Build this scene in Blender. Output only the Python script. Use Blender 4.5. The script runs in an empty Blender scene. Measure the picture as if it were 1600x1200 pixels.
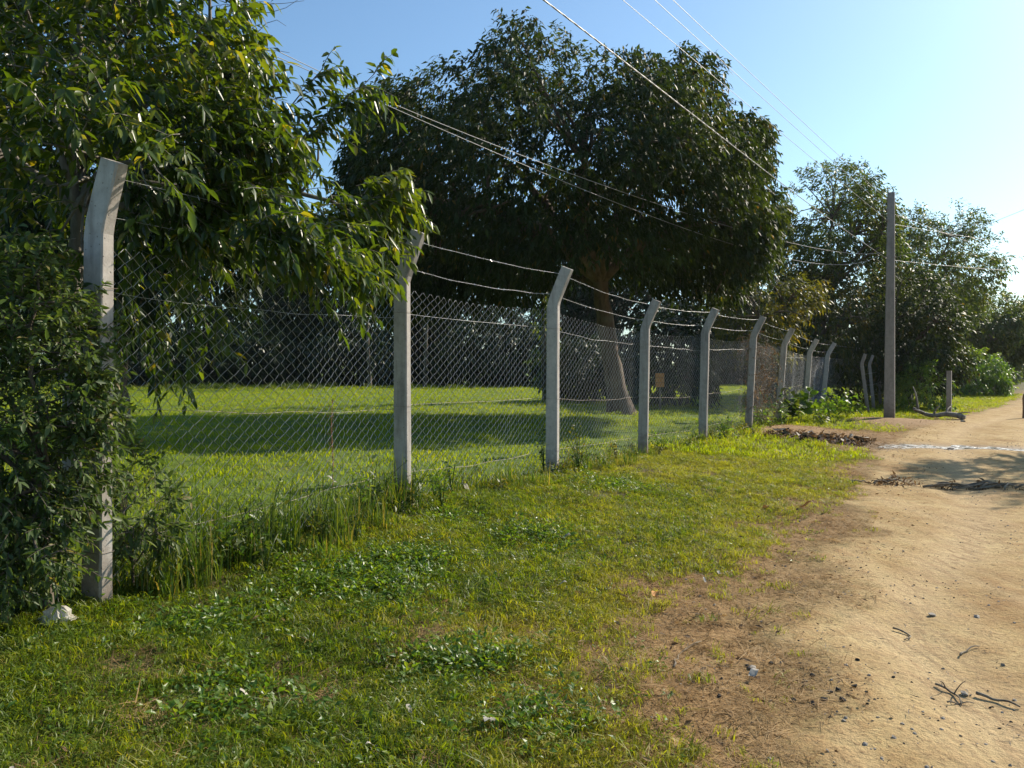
import bpy, math, random
import numpy as np
R = math.radians
rng = np.random.default_rng(7)
random.seed(7)
S = bpy.context.scene
C = S.collection

# ------------------------------------------------------------------ camera, sky, sun, exposure
CAM_Z, FPX, HOR = 1.5, 1235.0, 578.0
cam = bpy.data.cameras.new('camera')
cam.sensor_width = 36.0
cam.lens = FPX / 1600 * 36
cam.clip_end = 2000
co = bpy.data.objects.new('camera', cam)
co.location = (0, 0, CAM_Z)
co.rotation_euler = (R(90) - math.atan(22 / FPX), 0, 0)
C.objects.link(co)
S.camera = co

SUN_AZ, SUN_EL = R(57), R(36)          # clockwise from +Y, above horizon
w = bpy.data.worlds.new('World')
S.world = w
w.use_nodes = True
nt = w.node_tree
nt.nodes.clear()
sky = nt.nodes.new('ShaderNodeTexSky')
sky.sky_type = 'NISHITA'
sky.sun_disc = False
sky.sun_elevation = SUN_EL
sky.sun_rotation = SUN_AZ
sky.air_density = 1.0
sky.dust_density = 1.0
sky.ozone_density = 1.0
bg = nt.nodes.new('ShaderNodeBackground')
bg.inputs['Strength'].default_value = 0.112
wo = nt.nodes.new('ShaderNodeOutputWorld')
tint = nt.nodes.new('ShaderNodeMix')
tint.data_type, tint.blend_type = 'RGBA', 'MULTIPLY'
tint.inputs[0].default_value = 1.0
tint.inputs[7].default_value = (.80, 1.0, 1.09, 1)
nt.links.new(sky.outputs[0], tint.inputs[6])
nt.links.new(tint.outputs[2], bg.inputs[0])
nt.links.new(bg.outputs[0], wo.inputs[0])

sl = bpy.data.lights.new('sun', 'SUN')
sl.energy = 5.0
sl.angle = R(0.55)
sl.color = (1.0, 0.90, 0.74)
so = bpy.data.objects.new('sun', sl)
so.rotation_euler = (R(90) - SUN_EL, 0, R(180) - SUN_AZ)
C.objects.link(so)

S.view_settings.view_transform = 'Standard'
S.view_settings.look = 'None'
S.view_settings.exposure = 0.56
S.view_settings.gamma = 1.0
S.view_settings.use_curve_mapping = False
S.render.engine = 'CYCLES'
S.cycles.use_denoising = True
S.cycles.max_bounces = 6
S.cycles.diffuse_bounces = 3
S.cycles.glossy_bounces = 2
S.cycles.transmission_bounces = 4
S.cycles.transparent_max_bounces = 4
S.cycles.caustics_reflective = False
S.cycles.caustics_refractive = False


def P(px, py, d):
    """world point at depth d metres for a spot measured in the photograph"""
    return np.array([(px - 800) / FPX * d, d, CAM_Z + (HOR - py) / FPX * d])


# ------------------------------------------------------------------ numpy helpers
def unit(v):
    return v / np.maximum(np.linalg.norm(v, axis=-1, keepdims=True), 1e-9)


def _h(ix, iy, iz, s):
    v = np.sin(ix * 127.1 + iy * 311.7 + iz * 74.7 + s * 53.3) * 43758.5453
    return v - np.floor(v)


def vnoise(x, y, z=None, s=0):
    x = np.asarray(x, float)
    y = np.asarray(y, float)
    z = np.zeros_like(x) if z is None else np.asarray(z, float)
    ix, iy, iz = np.floor(x), np.floor(y), np.floor(z)
    fx, fy, fz = x - ix, y - iy, z - iz
    fx, fy, fz = [f * f * (3 - 2 * f) for f in (fx, fy, fz)]
    r = 0
    for dx in (0, 1):
        for dy in (0, 1):
            for dz in (0, 1):
                wgt = (fx if dx else 1 - fx) * (fy if dy else 1 - fy) * (fz if dz else 1 - fz)
                r = r + wgt * _h(ix + dx, iy + dy, iz + dz, s)
    return r


def fbm(x, y, s=0, o=4):
    r, a, t = 0, 1.0, 0
    for k in range(o):
        r = r + a * vnoise(x * 2 ** k + 17.3 * k, y * 2 ** k - 9.1 * k, None, s + k)
        t += a
        a *= .5
    return r / t


def sstep(a, b, x):
    t = np.clip((x - a) / (b - a), 0, 1)
    return t * t * (3 - 2 * t)


def make_mesh(name, V, F, mats=(), attrs=None, smooth=False):
    """F: list of int arrays (k,3) and / or (k,4)"""
    me = bpy.data.meshes.new(name)
    V = np.asarray(V, np.float32)
    if not isinstance(F, (list, tuple)):
        F = [F]
    F = [np.asarray(f, np.int32) for f in F if len(f)]
    me.vertices.add(len(V))
    me.vertices.foreach_set('co', V.ravel())
    if F:
        loops = np.concatenate([f.ravel() for f in F])
        sizes = np.concatenate([np.full(len(f), f.shape[1], np.int32) for f in F])
        starts = np.concatenate([[0], np.cumsum(sizes)[:-1]]).astype(np.int32)
        me.loops.add(len(loops))
        me.loops.foreach_set('vertex_index', loops)
        me.polygons.add(len(sizes))
        me.polygons.foreach_set('loop_start', starts)
        me.polygons.foreach_set('loop_total', sizes)
        me.polygons.foreach_set('use_smooth', np.full(len(sizes), bool(smooth)))
    for m in mats:
        me.materials.append(m)
    for k, v in (attrs or {}).items():
        v = np.asarray(v)
        if v.ndim == 2:
            a = me.attributes.new(k, 'FLOAT_VECTOR', 'POINT')
            a.data.foreach_set('vector', v.astype(np.float32).ravel())
        elif v.dtype.kind == 'i':
            a = me.attributes.new(k, 'INT', 'POINT')
            a.data.foreach_set('value', v.astype(np.int32))
        else:
            a = me.attributes.new(k, 'FLOAT', 'POINT')
            a.data.foreach_set('value', v.astype(np.float32))
    me.update(calc_edges=True)
    me.validate()
    return me


def link(name, me, parent=None, loc=None):
    o = bpy.data.objects.new(name, me)
    C.objects.link(o)
    if parent is not None:
        o.parent = parent
        pl = parent.matrix_world.translation if parent.parent is None else None
        # geometry is built in world space: undo the parent's offset
        o.matrix_parent_inverse = parent.matrix_basis.inverted()
    if loc is not None:
        o.location = loc
    return o


def tag(o, label=None, cat=None, group=None, kind=None):
    if label: o['label'] = label
    if cat: o['category'] = cat
    if group: o['group'] = group
    if kind: o['kind'] = kind
    return o


def thing(name, loc, label, cat, group=None):
    o = bpy.data.objects.new(name, None)
    o.empty_display_size = .2
    C.objects.link(o)
    o.location = loc
    return tag(o, label, cat, group)


def tubes(pts, rad, sides=5, cap=False):
    """pts (n,m,3), rad (n,m) -> V, [quads]"""
    pts = np.asarray(pts, float)
    n, m, _ = pts.shape
    rad = np.broadcast_to(np.asarray(rad, float), (n, m))
    T = unit(np.gradient(pts, axis=1))
    ref = np.where(np.abs(T[..., 2:3]) > .92, np.array([1., 0, 0]), np.array([0, 0, 1.]))
    A = unit(np.cross(T, ref))
    B = np.cross(T, A)
    ang = np.arange(sides) / sides * 2 * math.pi
    V = (pts[:, :, None] + rad[..., None, None] * (A[:, :, None] * np.cos(ang)[:, None] + B[:, :, None] * np.sin(ang)[:, None]))
    idx = np.arange(n * m * sides).reshape(n, m, sides)
    a = idx[:, :-1]
    b = idx[:, 1:]
    q = np.stack([a, np.roll(a, -1, 2), np.roll(b, -1, 2), b], -1).reshape(-1, 4)
    F = [q]
    if cap:
        for e in (idx[:, 0, ::-1], idx[:, -1]):
            F.append(e)
    return V.reshape(-1, 3), F


def join(parts):
    V, F, off = [], {}, 0
    for v, fs in parts:
        V.append(v)
        for f in (fs if isinstance(fs, list) else [fs]):
            f = np.asarray(f)
            F.setdefault(f.shape[1], []).append(f + off)
        off += len(v)
    return np.concatenate(V), [np.concatenate(x) for x in F.values()]


def bez(a, b, c, m=8):
    t = np.linspace(0, 1, m)[:, None]
    return (1 - t) ** 2 * a + 2 * t * (1 - t) * b + t * t * c


# leaf templates: (t along, s across, lift), triangles
LEAF_HI = (np.array([[0, 0, 0], [.32, -.5, .16], [.32, 0, 0], [.32, .5, .16], [.7, -.38, .14], [.7, 0, 0], [.7, .38, .14], [1, 0, 0]]),
           np.array([[0, 2, 1], [0, 3, 2], [1, 2, 5], [1, 5, 4], [2, 3, 6], [2, 6, 5], [4, 5, 7], [5, 6, 7]]))
LEAF_MID = (np.array([[0, 0, 0], [.42, -.5, .15], [.45, 0, 0], [.42, .5, .15], [1, 0, 0]]),
            np.array([[0, 2, 1], [0, 3, 2], [1, 2, 4], [2, 3, 4]]))
LEAF_LO = (np.array([[0, 0, 0], [.45, -.5, .1], [.45, .5, .1], [1, 0, 0]]), np.array([[0, 2, 1], [1, 2, 3]]))


def leaf_mesh(p, a, nrm, L, W, droop, tpl):
    T, F = tpl
    a = unit(a)
    s = unit(np.cross(a, nrm))
    nn = np.cross(s, a)
    n = len(p)
    L = np.broadcast_to(L, n)[:, None, None]
    W = np.broadcast_to(W, n)[:, None, None]
    dr = np.broadcast_to(droop, n)[:, None, None]
    t, ss, h = T[:, 0][None, :, None], T[:, 1][None, :, None], T[:, 2][None, :, None]
    V = p[:, None] + a[:, None] * t * L + s[:, None] * ss * W + nn[:, None] * h * W
    V = V + np.array([0, 0, -1.])[None, None] * dr * L * t * t
    f = (F[None] + (np.arange(n) * len(T))[:, None, None]).reshape(-1, 3)
    return V.reshape(-1, 3), f


def sprays(p, d, ln, k, L, Wr, hang, sag, spread=1.0, tint=None, jitter=.25):
    """leafy twigs. p (n,3) start, d (n,3) direction, ln (n,) length. Returns a leaf dict and twig polylines."""
    n = len(p)
    d = unit(d)
    ln = np.broadcast_to(ln, n)
    t = (np.arange(k) + .6) / k
    dn = np.array([0, 0, -1.])
    pos = p[:, None] + d[:, None] * (ln[:, None] * t)[..., None] + dn * (sag * ln[:, None] * t ** 2)[..., None]
    tan = unit(d[:, None] + dn * (2 * sag * t)[None, :, None])
    ref = np.array([.3, .2, 1.])
    A = unit(np.cross(tan, ref))
    B = np.cross(tan, A)
    phi = np.arange(k)[None] * 2.4 + rng.uniform(0, 6.28, (n, 1)) + rng.normal(0, .4, (n, k))
    rad = A * np.cos(phi)[..., None] + B * np.sin(phi)[..., None]
    th = rng.uniform(.5, 1.15, (n, k, 1)) * spread
    ax = tan * np.cos(th) + rad * np.sin(th) + dn * hang * rng.uniform(.5, 1.3, (n, k, 1)) + rng.normal(0, jitter * .5, (n, k, 3))
    nr = np.array([0, 0, 1.]) + rng.normal(0, .55, (n, k, 3))
    Ls = L * rng.uniform(.5, 1.25, (n, k))
    tt = (rng.uniform(0, 1, n) if tint is None else tint)[:, None] * .6 + rng.uniform(0, .4, (n, k))
    m = 4
    tw = np.linspace(0, 1, m)
    tws = p[:, None] + d[:, None] * (ln[:, None] * tw)[..., None] + dn * (sag * ln[:, None] * tw ** 2)[..., None]
    return dict(p=pos.reshape(-1, 3), a=unit(ax.reshape(-1, 3)), n=unit(nr.reshape(-1, 3)), L=Ls.ravel(), W=(Ls * Wr * rng.uniform(.8, 1.2, (n, k))).ravel(),
                t=np.where(rng.uniform(0, 1, n * k) < .035, rng.uniform(.9, 1, n * k), np.minimum(tt.ravel(), .93))), tws


def cat_leaves(ls):
    return {k: np.concatenate([l[k] for l in ls]) for k in ls[0]}


# ------------------------------------------------------------------ materials
def new_mat(name):
    m = bpy.data.materials.new(name)
    m.use_nodes = True
    n = m.node_tree
    n.nodes.clear()
    out = n.nodes.new('ShaderNodeOutputMaterial')
    return m, n, out


def N(nt, t, **kw):
    o = nt.nodes.new(t)
    for k, v in kw.items():
        if k.startswith('i_'):
            key = k[2:]
            o.inputs[int(key) if key.isdigit() else key].default_value = v
        else:
            setattr(o, k, v)
    return o


def ramp(nt, stops, src, interp='LINEAR'):
    r = nt.nodes.new('ShaderNodeValToRGB')
    r.color_ramp.interpolation = interp
    e = r.color_ramp.elements
    while len(e) < len(stops): e.new(.5)
    for x, (p, c) in zip(e, stops):
        x.position = p
        x.color = (*c, 1) if len(c) == 3 else c
    nt.links.new(src, r.inputs[0])
    return r.outputs[0]


def noise(nt, scale, detail=4, rough=.6, vec=None, out=0):
    n = N(nt, 'ShaderNodeTexNoise')
    n.inputs['Scale'].default_value = scale
    n.inputs['Detail'].default_value = detail
    n.inputs['Roughness'].default_value = rough
    if vec is not None: nt.links.new(vec, n.inputs['Vector'])
    return n.outputs[out]


def mixc(nt, fac, a, b, mode='MIX'):
    m = N(nt, 'ShaderNodeMix', data_type='RGBA', blend_type=mode)
    for src, inp in ((fac, m.inputs[0]), (a, m.inputs[6]), (b, m.inputs[7])):
        if isinstance(src, (int, float)): inp.default_value = src
        elif isinstance(src, tuple): inp.default_value = (*src, 1)
        else: nt.links.new(src, inp)
    return m.outputs[2]


def math_n(nt, op, a, b=None, clamp=False):
    m = N(nt, 'ShaderNodeMath', operation=op, use_clamp=clamp)
    for i, v in enumerate((a, b)):
        if v is None: continue
        if isinstance(v, (int, float)): m.inputs[i].default_value = v
        else: nt.links.new(v, m.inputs[i])
    return m.outputs[0]


def bump(nt, h, strength=.4, dist=.02):
    b = N(nt, 'ShaderNodeBump')
    b.inputs['Strength'].default_value = strength
    b.inputs['Distance'].default_value = dist
    nt.links.new(h, b.inputs['Height'])
    return b.outputs[0]


def leaf_mat(name, stops, trans=.45, tcol=(2.0, 1.9, .7), rough=.42, spec=.5, by_object=False, patch=None):
    m, nt, out = new_mat(name)
    if by_object:
        oi = N(nt, 'ShaderNodeObjectInfo')
        fac = oi.outputs['Random']
        geo = N(nt, 'ShaderNodeNewGeometry')
        pn = noise(nt, 1.1, 3, .6, geo.outputs['Position'])
        fac = math_n(nt, 'ADD', math_n(nt, 'MULTIPLY', fac, .5), math_n(nt, 'MULTIPLY', math_n(nt, 'SUBTRACT', pn, .28), 1.1), True)
        at = N(nt, 'ShaderNodeAttribute', attribute_name='tint')
        fac = math_n(nt, 'ADD', math_n(nt, 'MULTIPLY', fac, .75), math_n(nt, 'MULTIPLY', at.outputs['Fac'], .3), True)
    else:
        at = N(nt, 'ShaderNodeAttribute', attribute_name='tint')
        fac = at.outputs['Fac']
    col = ramp(nt, stops, fac)
    p = N(nt, 'ShaderNodeBsdfPrincipled')
    nt.links.new(col, p.inputs['Base Color'])
    p.inputs['Roughness'].default_value = rough
    p.inputs['Specular IOR Level'].default_value = spec
    t = N(nt, 'ShaderNodeBsdfTranslucent')
    nt.links.new(mixc(nt, 1.0, col, tcol, 'MULTIPLY'), t.inputs[0])
    mx = N(nt, 'ShaderNodeMixShader')
    mx.inputs[0].default_value = trans
    nt.links.new(p.outputs[0], mx.inputs[1])
    nt.links.new(t.outputs[0], mx.inputs[2])
    nt.links.new(mx.outputs[0], out.inputs[0])
    return m


M = {}
M['leaf_near'] = leaf_mat('near_leaf', [(0, (.018, .034, .009)), (.5, (.045, .080, .012)), (.85, (.10, .13, .018)), (1, (.24, .19, .02))], .44, (2.8, 2.5, .5), .32)
M['leaf_bush'] = leaf_mat('bush_leaf', [(0, (.04, .07, .022)), (.6, (.075, .115, .03)), (.93, (.13, .16, .05)), (1, (.27, .19, .07))], .38, (1.9, 1.9, .7), .5, .4)
M['leaf_mango'] = leaf_mat('dark_leaf', [(0, (.014, .026, .008)), (.6, (.030, .052, .013)), (.93, (.055, .078, .016)), (1, (.16, .10, .02))], .32, (2.4, 2.1, .5), .5, .24)
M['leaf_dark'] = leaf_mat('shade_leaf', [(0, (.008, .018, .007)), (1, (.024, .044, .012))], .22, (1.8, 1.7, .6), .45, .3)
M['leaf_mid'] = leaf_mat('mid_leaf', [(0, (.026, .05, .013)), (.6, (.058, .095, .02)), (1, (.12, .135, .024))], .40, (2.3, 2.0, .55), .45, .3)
M['leaf_vine'] = leaf_mat('vine_leaf', [(0, (.018, .034, .010)), (.55, (.040, .062, .015)), (.9, (.085, .085, .02)), (1, (.2, .15, .03))], .34, (2.3, 2.0, .5), .5, .3)
M['leaf_olive'] = leaf_mat('olive_leaf', [(0, (.04, .06, .012)), (.6, (.085, .10, .015)), (1, (.20, .16, .018))], .42, (2.2, 1.8, .5), .45)
M['leaf_bright'] = leaf_mat('bright_leaf', [(0, (.05, .11, .015)), (.6, (.09, .17, .02)), (1, (.17, .22, .03))], .45, (2.2, 2.0, .6), .4)
M['leaf_dry'] = leaf_mat('dry_leaf', [(0, (.07, .045, .025)), (.6, (.15, .09, .045)), (1, (.28, .19, .10))], .25, (1.4, 1.2, .8), .7, .2)
M['grass'] = leaf_mat('grass_blade', [(0, (.055, .085, .010)), (.38, (.21, .225, .02)), (.8, (.32, .29, .045)), (1, (.40, .31, .12))], .48, (1.75, 1.75, .45), .5, .3, True)
M['grass_lush'] = leaf_mat('lush_grass_blade', [(0, (.026, .055, .010)), (.5, (.105, .165, .015)), (.85, (.21, .23, .03)), (1, (.34, .27, .10))], .50, (2.2, 1.95, .4), .45, .35, True)
M['lawn'] = leaf_mat('lawn_blade', [(0, (.09, .16, .010)), (.5, (.175, .24, .013)), (1, (.27, .28, .02))], .55, (2.3, 2.0, .35), .5, .3, True)
M['leaf_dark_blade'] = leaf_mat('rank_grass_blade', [(0, (.03, .06, .012)), (.6, (.07, .11, .016)), (1, (.15, .15, .03))], .42, (2.0, 1.8, .5), .5, .3, True)
M['straw'] = leaf_mat('straw_blade', [(0, (.17, .105, .045)), (.5, (.34, .22, .10)), (1, (.56, .42, .24))], .3, (1.3, 1.2, .8), .7, .2, True)
M['tuft'] = leaf_mat('tuft_blade', [(0, (.04, .09, .012)), (.6, (.08, .14, .018)), (.9, (.14, .17, .03)), (1, (.30, .24, .09))], .42, (2.0, 1.8, .5), .45, .35)


def bark_mat(name, a, b, sc=9):
    m, nt, out = new_mat(name)
    tc = N(nt, 'ShaderNodeTexCoord')
    mp = N(nt, 'ShaderNodeMapping')
    mp.inputs['Scale'].default_value = (1, 1, .22)
    nt.links.new(tc.outputs['Object'], mp.inputs[0])
    n1 = noise(nt, sc, 8, .7, mp.outputs[0])
    n2 = noise(nt, 2.3, 3, .5, tc.outputs['Object'])
    col = mixc(nt, ramp(nt, [(.35, (0, 0, 0)), (.65, (1, 1, 1))], n1), a, b)
    col = mixc(nt, ramp(nt, [(.5, (0, 0, 0)), (.75, (.5, .5, .5))], n2), col, (.16, .17, .13))
    p = N(nt, 'ShaderNodeBsdfPrincipled')
    p.inputs['Roughness'].default_value = .85
    nt.links.new(col, p.inputs['Base Color'])
    nt.links.new(bump(nt, n1, .8, .02), p.inputs['Normal'])
    nt.links.new(p.outputs[0], out.inputs[0])
    return m


M['bark'] = bark_mat('bark', (.05, .038, .028), (.17, .13, .10))
M['bark_big'] = bark_mat('brown_bark', (.055, .036, .025), (.17, .115, .078), 7)
M['bark_grey'] = bark_mat('grey_bark', (.10, .085, .07), (.28, .25, .21))
M['dead_wood'] = bark_mat('dead_wood', (.09, .07, .05), (.26, .21, .15), 14)


def simple_mat(name, a, b, sc=12, rough=.8, bs=.3, bd=.01, spec=.4, metal=0):
    m, nt, out = new_mat(name)
    tc = N(nt, 'ShaderNodeTexCoord')
    n1 = noise(nt, sc, 6, .65, tc.outputs['Object'])
    p = N(nt, 'ShaderNodeBsdfPrincipled')
    p.inputs['Roughness'].default_value = rough
    p.inputs['Specular IOR Level'].default_value = spec
    p.inputs['Metallic'].default_value = metal
    nt.links.new(mixc(nt, ramp(nt, [(.3, (0, 0, 0)), (.7, (1, 1, 1))], n1), a, b), p.inputs['Base Color'])
    nt.links.new(bump(nt, n1, bs, bd), p.inputs['Normal'])
    nt.links.new(p.outputs[0], out.inputs[0])
    return m


def concrete_mat(name, a, b, stain=(.16, .14, .12)):
    m, nt, out = new_mat(name)
    tc = N(nt, 'ShaderNodeTexCoord')
    geo = N(nt, 'ShaderNodeNewGeometry')
    mp = N(nt, 'ShaderNodeMapping')
    mp.inputs['Scale'].default_value = (6, 6, .8)
    nt.links.new(geo.outputs['Position'], mp.inputs[0])
    n1 = noise(nt, 14, 8, .7, geo.outputs['Position'])
    n2 = noise(nt, 1.6, 5, .65, mp.outputs[0])
    n3 = noise(nt, 90, 3, .6, geo.outputs['Position'])
    col = mixc(nt, ramp(nt, [(.3, (0, 0, 0)), (.7, (1, 1, 1))], n1), a, b)
    col = mixc(nt, ramp(nt, [(.48, (0, 0, 0)), (.72, (.75, .75, .75))], n2), col, stain)
    vo = N(nt, 'ShaderNodeTexVoronoi')
    vo.inputs['Scale'].default_value = 26
    nt.links.new(geo.outputs['Position'], vo.inputs['Vector'])
    pit = ramp(nt, [(.0, (1, 1, 1)), (.09, (1, 1, 1)), (.14, (0, 0, 0))], vo.outputs['Distance'])
    col = mixc(nt, math_n(nt, 'MULTIPLY', pit, .7), col, (.13, .115, .1))
    sx = N(nt, 'ShaderNodeSeparateXYZ')
    nt.links.new(geo.outputs['Position'], sx.inputs[0])
    low = ramp(nt, [(.15, (1, 1, 1)), (.55, (0, 0, 0))], math_n(nt, 'ADD', sx.outputs[2], math_n(nt, 'MULTIPLY', math_n(nt, 'SUBTRACT', n1, .5), .5)))
    oi = N(nt, 'ShaderNodeObjectInfo')
    col = mixc(nt, 1.0, col, ramp(nt, [(0, (.78, .76, .74)), (1, (1.12, 1.1, 1.08))], oi.outputs['Random']), 'MULTIPLY')
    col = mixc(nt, math_n(nt, 'MULTIPLY', low, .75), col, (.15, .10, .06))
    p = N(nt, 'ShaderNodeBsdfPrincipled')
    p.inputs['Roughness'].default_value = .82
    nt.links.new(col, p.inputs['Base Color'])
    hh = math_n(nt, 'ADD', math_n(nt, 'MULTIPLY', n3, .4), math_n(nt, 'SUBTRACT', n1, pit))
    nt.links.new(bump(nt, hh, .45, .006), p.inputs['Normal'])
    nt.links.new(p.outputs[0], out.inputs[0])
    return m


M['concrete'] = concrete_mat('post_concrete', (.36, .33, .30), (.52, .48, .44), (.19, .165, .145))
M['concrete_dark'] = concrete_mat('pole_concrete', (.21, .195, .18), (.31, .29, .265), (.15, .135, .12))
M['galv'] = simple_mat('galvanised_wire', (.40, .39, .38), (.60, .59, .58), 40, .40, 0.05, .001, .5, .5)
M['galv_bright'] = simple_mat('barbed_wire_metal', (.38, .38, .38), (.58, .58, .58), 40, .4, 0.05, .001, .5, .6)
M['rust'] = simple_mat('rusty_wire', (.16, .11, .08), (.38, .34, .3), 25, .6, .1, .001, .4, .3)
M['cable'] = simple_mat('weathered_cable', (.26, .26, .255), (.40, .40, .39), 20, .45, .05, .001, .5)
M['cable_black'] = simple_mat('overhead_conductor', (.25, .25, .26), (.4, .4, .4), 20, .5, .05, .001, .4, .2)
M['plastic'] = leaf_mat('thin_plastic', [(0, (.42, .36, .27)), (1, (.68, .65, .58))], .35, (1, 1, 1), .35, .5)
M['paper'] = simple_mat('scrap_paper', (.28, .24, .19), (.46, .42, .36), 18, .85, .3, .004)
M['charcoal'] = simple_mat('charcoal', (.012, .012, .012), (.04, .038, .036), 30, .8, .8, .01, .15)
M['stone'] = simple_mat('stone', (.16, .14, .12), (.34, .30, .25), 14, .85, .6, .01)
M['orange'] = simple_mat('orange_board', (.42, .17, .04), (.58, .27, .07), 10, .7, .2, .004)
M['wood_post'] = bark_mat('weathered_post', (.10, .065, .04), (.22, .15, .10), 12)


# ------------------------------------------------------------------ terrain
FEN = np.array([(-9, -10), (-4.55, 0.2), (-2.36, 4.47), (-1.0, 7.2), (.49, 9.59), (2.1, 12.65), (3.6, 14.9), (5.3, 17.7), (7.04, 20.9), (9.1, 24.5), (11, 28), (13.7, 32), (19, 40), (33, 60), (62, 100), (400, 600)])
FZ = np.array([.16, .16, .16, .24, .22, .15, .13, .18, .12, .15, .16, .16, .16, .16, .16, .16])
RED = np.array([(.2, -10), (.45, 1.5), (.58, 2.98), (.70, 4.4), (.95, 5.0), (1.5, 5.75), (2.35, 6.8), (3.3, 8.3), (4.6, 10.8), (5.8, 13), (7.7, 16.5), (10.4, 20.6), (13.2, 24), (17.9, 29.9), (24.9, 39.4), (30.8, 47.5), (62, 86), (440, 600)])


def smooth_interp(pts, y):
    w = .6 + np.clip(y, 0, 200) * .02
    return sum(np.interp(y + k * w * .5, pts[:, 1], pts[:, 0]) for k in (-1, 0, 1)) / 3


def Xf(y): return np.interp(y, FEN[:, 1], FEN[:, 0])
def Xr(y): return smooth_interp(RED, y)
def Zf(y): return np.interp(y, FEN[:, 1], FZ)


def H(x, y):
    x = np.asarray(x, float)
    y = np.asarray(y, float)
    xf, xr, zf = Xf(y), Xr(y), Zf(y)
    t = np.clip((x - xf) / np.maximum(xr - xf, .3), 0, 1)
    z = zf * (1 - t ** 1.5 * (3 - 2 * t) * 1.0) * (t < 1)
    lawn = np.clip(xf - x, 0, None)
    z = np.where(x < xf, zf + .03 * np.minimum(lawn, 2) + .25 * sstep(10, 45, y) * sstep(0, 8, lawn) + .10 * sstep(0, 5, lawn), z)
    rt = x - (xr + 6.5 + .06 * np.clip(y, 0, 100))
    z = np.where(rt > 0, .16 * sstep(0, 2.2, rt), z)
    # wheel tracks on the road
    s = (x - xr)
    rd = sstep(0, .8, s) * (1 - sstep(5.8, 6.5, s))
    z = z - .026 * rd * (np.exp(-((s - 1.5) / .28) ** 2) + np.exp(-((s - 3.15) / .28) ** 2) + .7 * np.exp(-((s - 4.6) / .25) ** 2)) * (.5 + fbm(x * .5, y * .5, 15)) + .02 * rd * (fbm(x * .6, y * .6, 5) - .5)
    z = z + (fbm(x * 1.6, y * 1.6, 3) - .5) * .10 * (1 - .75 * rd) + (fbm(x * 7, y * 7, 9, 2) - .5) * .022
    z = z + .12 * np.exp(-(((x - 10.9) / 1.3) ** 2 + ((y - 22.4) / 1.2) ** 2))
    # far rise
    r = np.hypot(x, y)
    z = z + np.clip(r - 120, 0, None) * .012
    # channel of the puddle
    pc = 15.45 + .25 * np.sin(x * 1.7) - .12 * (x - 8.6)
    z = z - .045 * np.exp(-((y - pc) / .45) ** 2) * sstep(6.6, 7.4, x) * (1 - sstep(16, 18, x))
    return z


def masks(x, y):
    xf, xr = Xf(y), Xr(y)
    s = x - xr
    wob = (fbm(x * .9, y * .9, 21) - .5) * 1.5 + (fbm(x * 4, y * 4, 22) - .5) * .5
    k = np.clip(.5 + y * .03, .4, 1.3)
    wid = .25 + 1.15 * np.exp(-((y - 5.2) / 2.6) ** 2) + .25 * sstep(6, 12, y)
    road = sstep(-.35 * k, wid, s - .15 + wob * (.35 + .5 * wid)) * (1 - sstep(5.9, 7.0, s - .06 * np.clip(y, 0, 100) + wob))
    bare = .9 * np.exp(-(((x - 6.9) / 1.9) ** 2 + ((y - 17.6) / 2.3) ** 2)) + np.exp(-(((x - 10.9) / 1.5) ** 2 + ((y - 22.2) / 1.3) ** 2))
    bare = np.clip(bare * 1.25 * (.55 + .9 * fbm(x * 1.3, y * 1.3, 31)), 0, 1) * (x > xf + .1)
    dry = np.clip(sstep(-2.2 * k, .1, s + wob * .9), 0, 1) * (1 - road)
    return road, np.clip(bare, 0, 1), dry


ys = np.concatenate([np.arange(-8, 1, .5), np.arange(1, 13, .075), np.arange(13, 42, .25), 42 * 1.05 ** np.arange(0, 56)])
xs = np.concatenate([-(9 + 1.0 * 1.09 ** np.arange(58, 0, -1)), np.arange(-9.5, -4, .25), np.arange(-4, 6, .075), np.arange(6, 20, .2), 20 * 1.06 ** np.arange(0, 60)])
xs = np.unique(np.round(xs, 4))
ys = np.unique(np.round(ys, 4))
GX, GY = np.meshgrid(xs, ys, indexing='ij')
gx, gy = GX.ravel(), GY.ravel()
gz = H(gx, gy)
road, bare, dry = masks(gx, gy)
ss = gx - Xr(gy)
trk = sum(np.exp(-((ss - o + .12 * np.sin(gy * .35 + o)) / .30) ** 2) for o in (1.5, 3.15, 4.6)) * road * (.4 + .9 * fbm(gx * .8, gy * .8, 81))
lawnm = sstep(.0, .35, Xf(gy) - gx)
idx = np.arange(len(gx)).reshape(GX.shape)
quads = np.stack([idx[:-1, :-1], idx[1:, :-1], idx[1:, 1:], idx[:-1, 1:]], -1).reshape(-1, 4)
qc_x, qc_y = gx[quads].mean(1), gy[quads].mean(1)
is_road = (road[quads].mean(1) > .5)
is_lawn = (qc_x < Xf(qc_y)) & ~is_road


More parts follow.
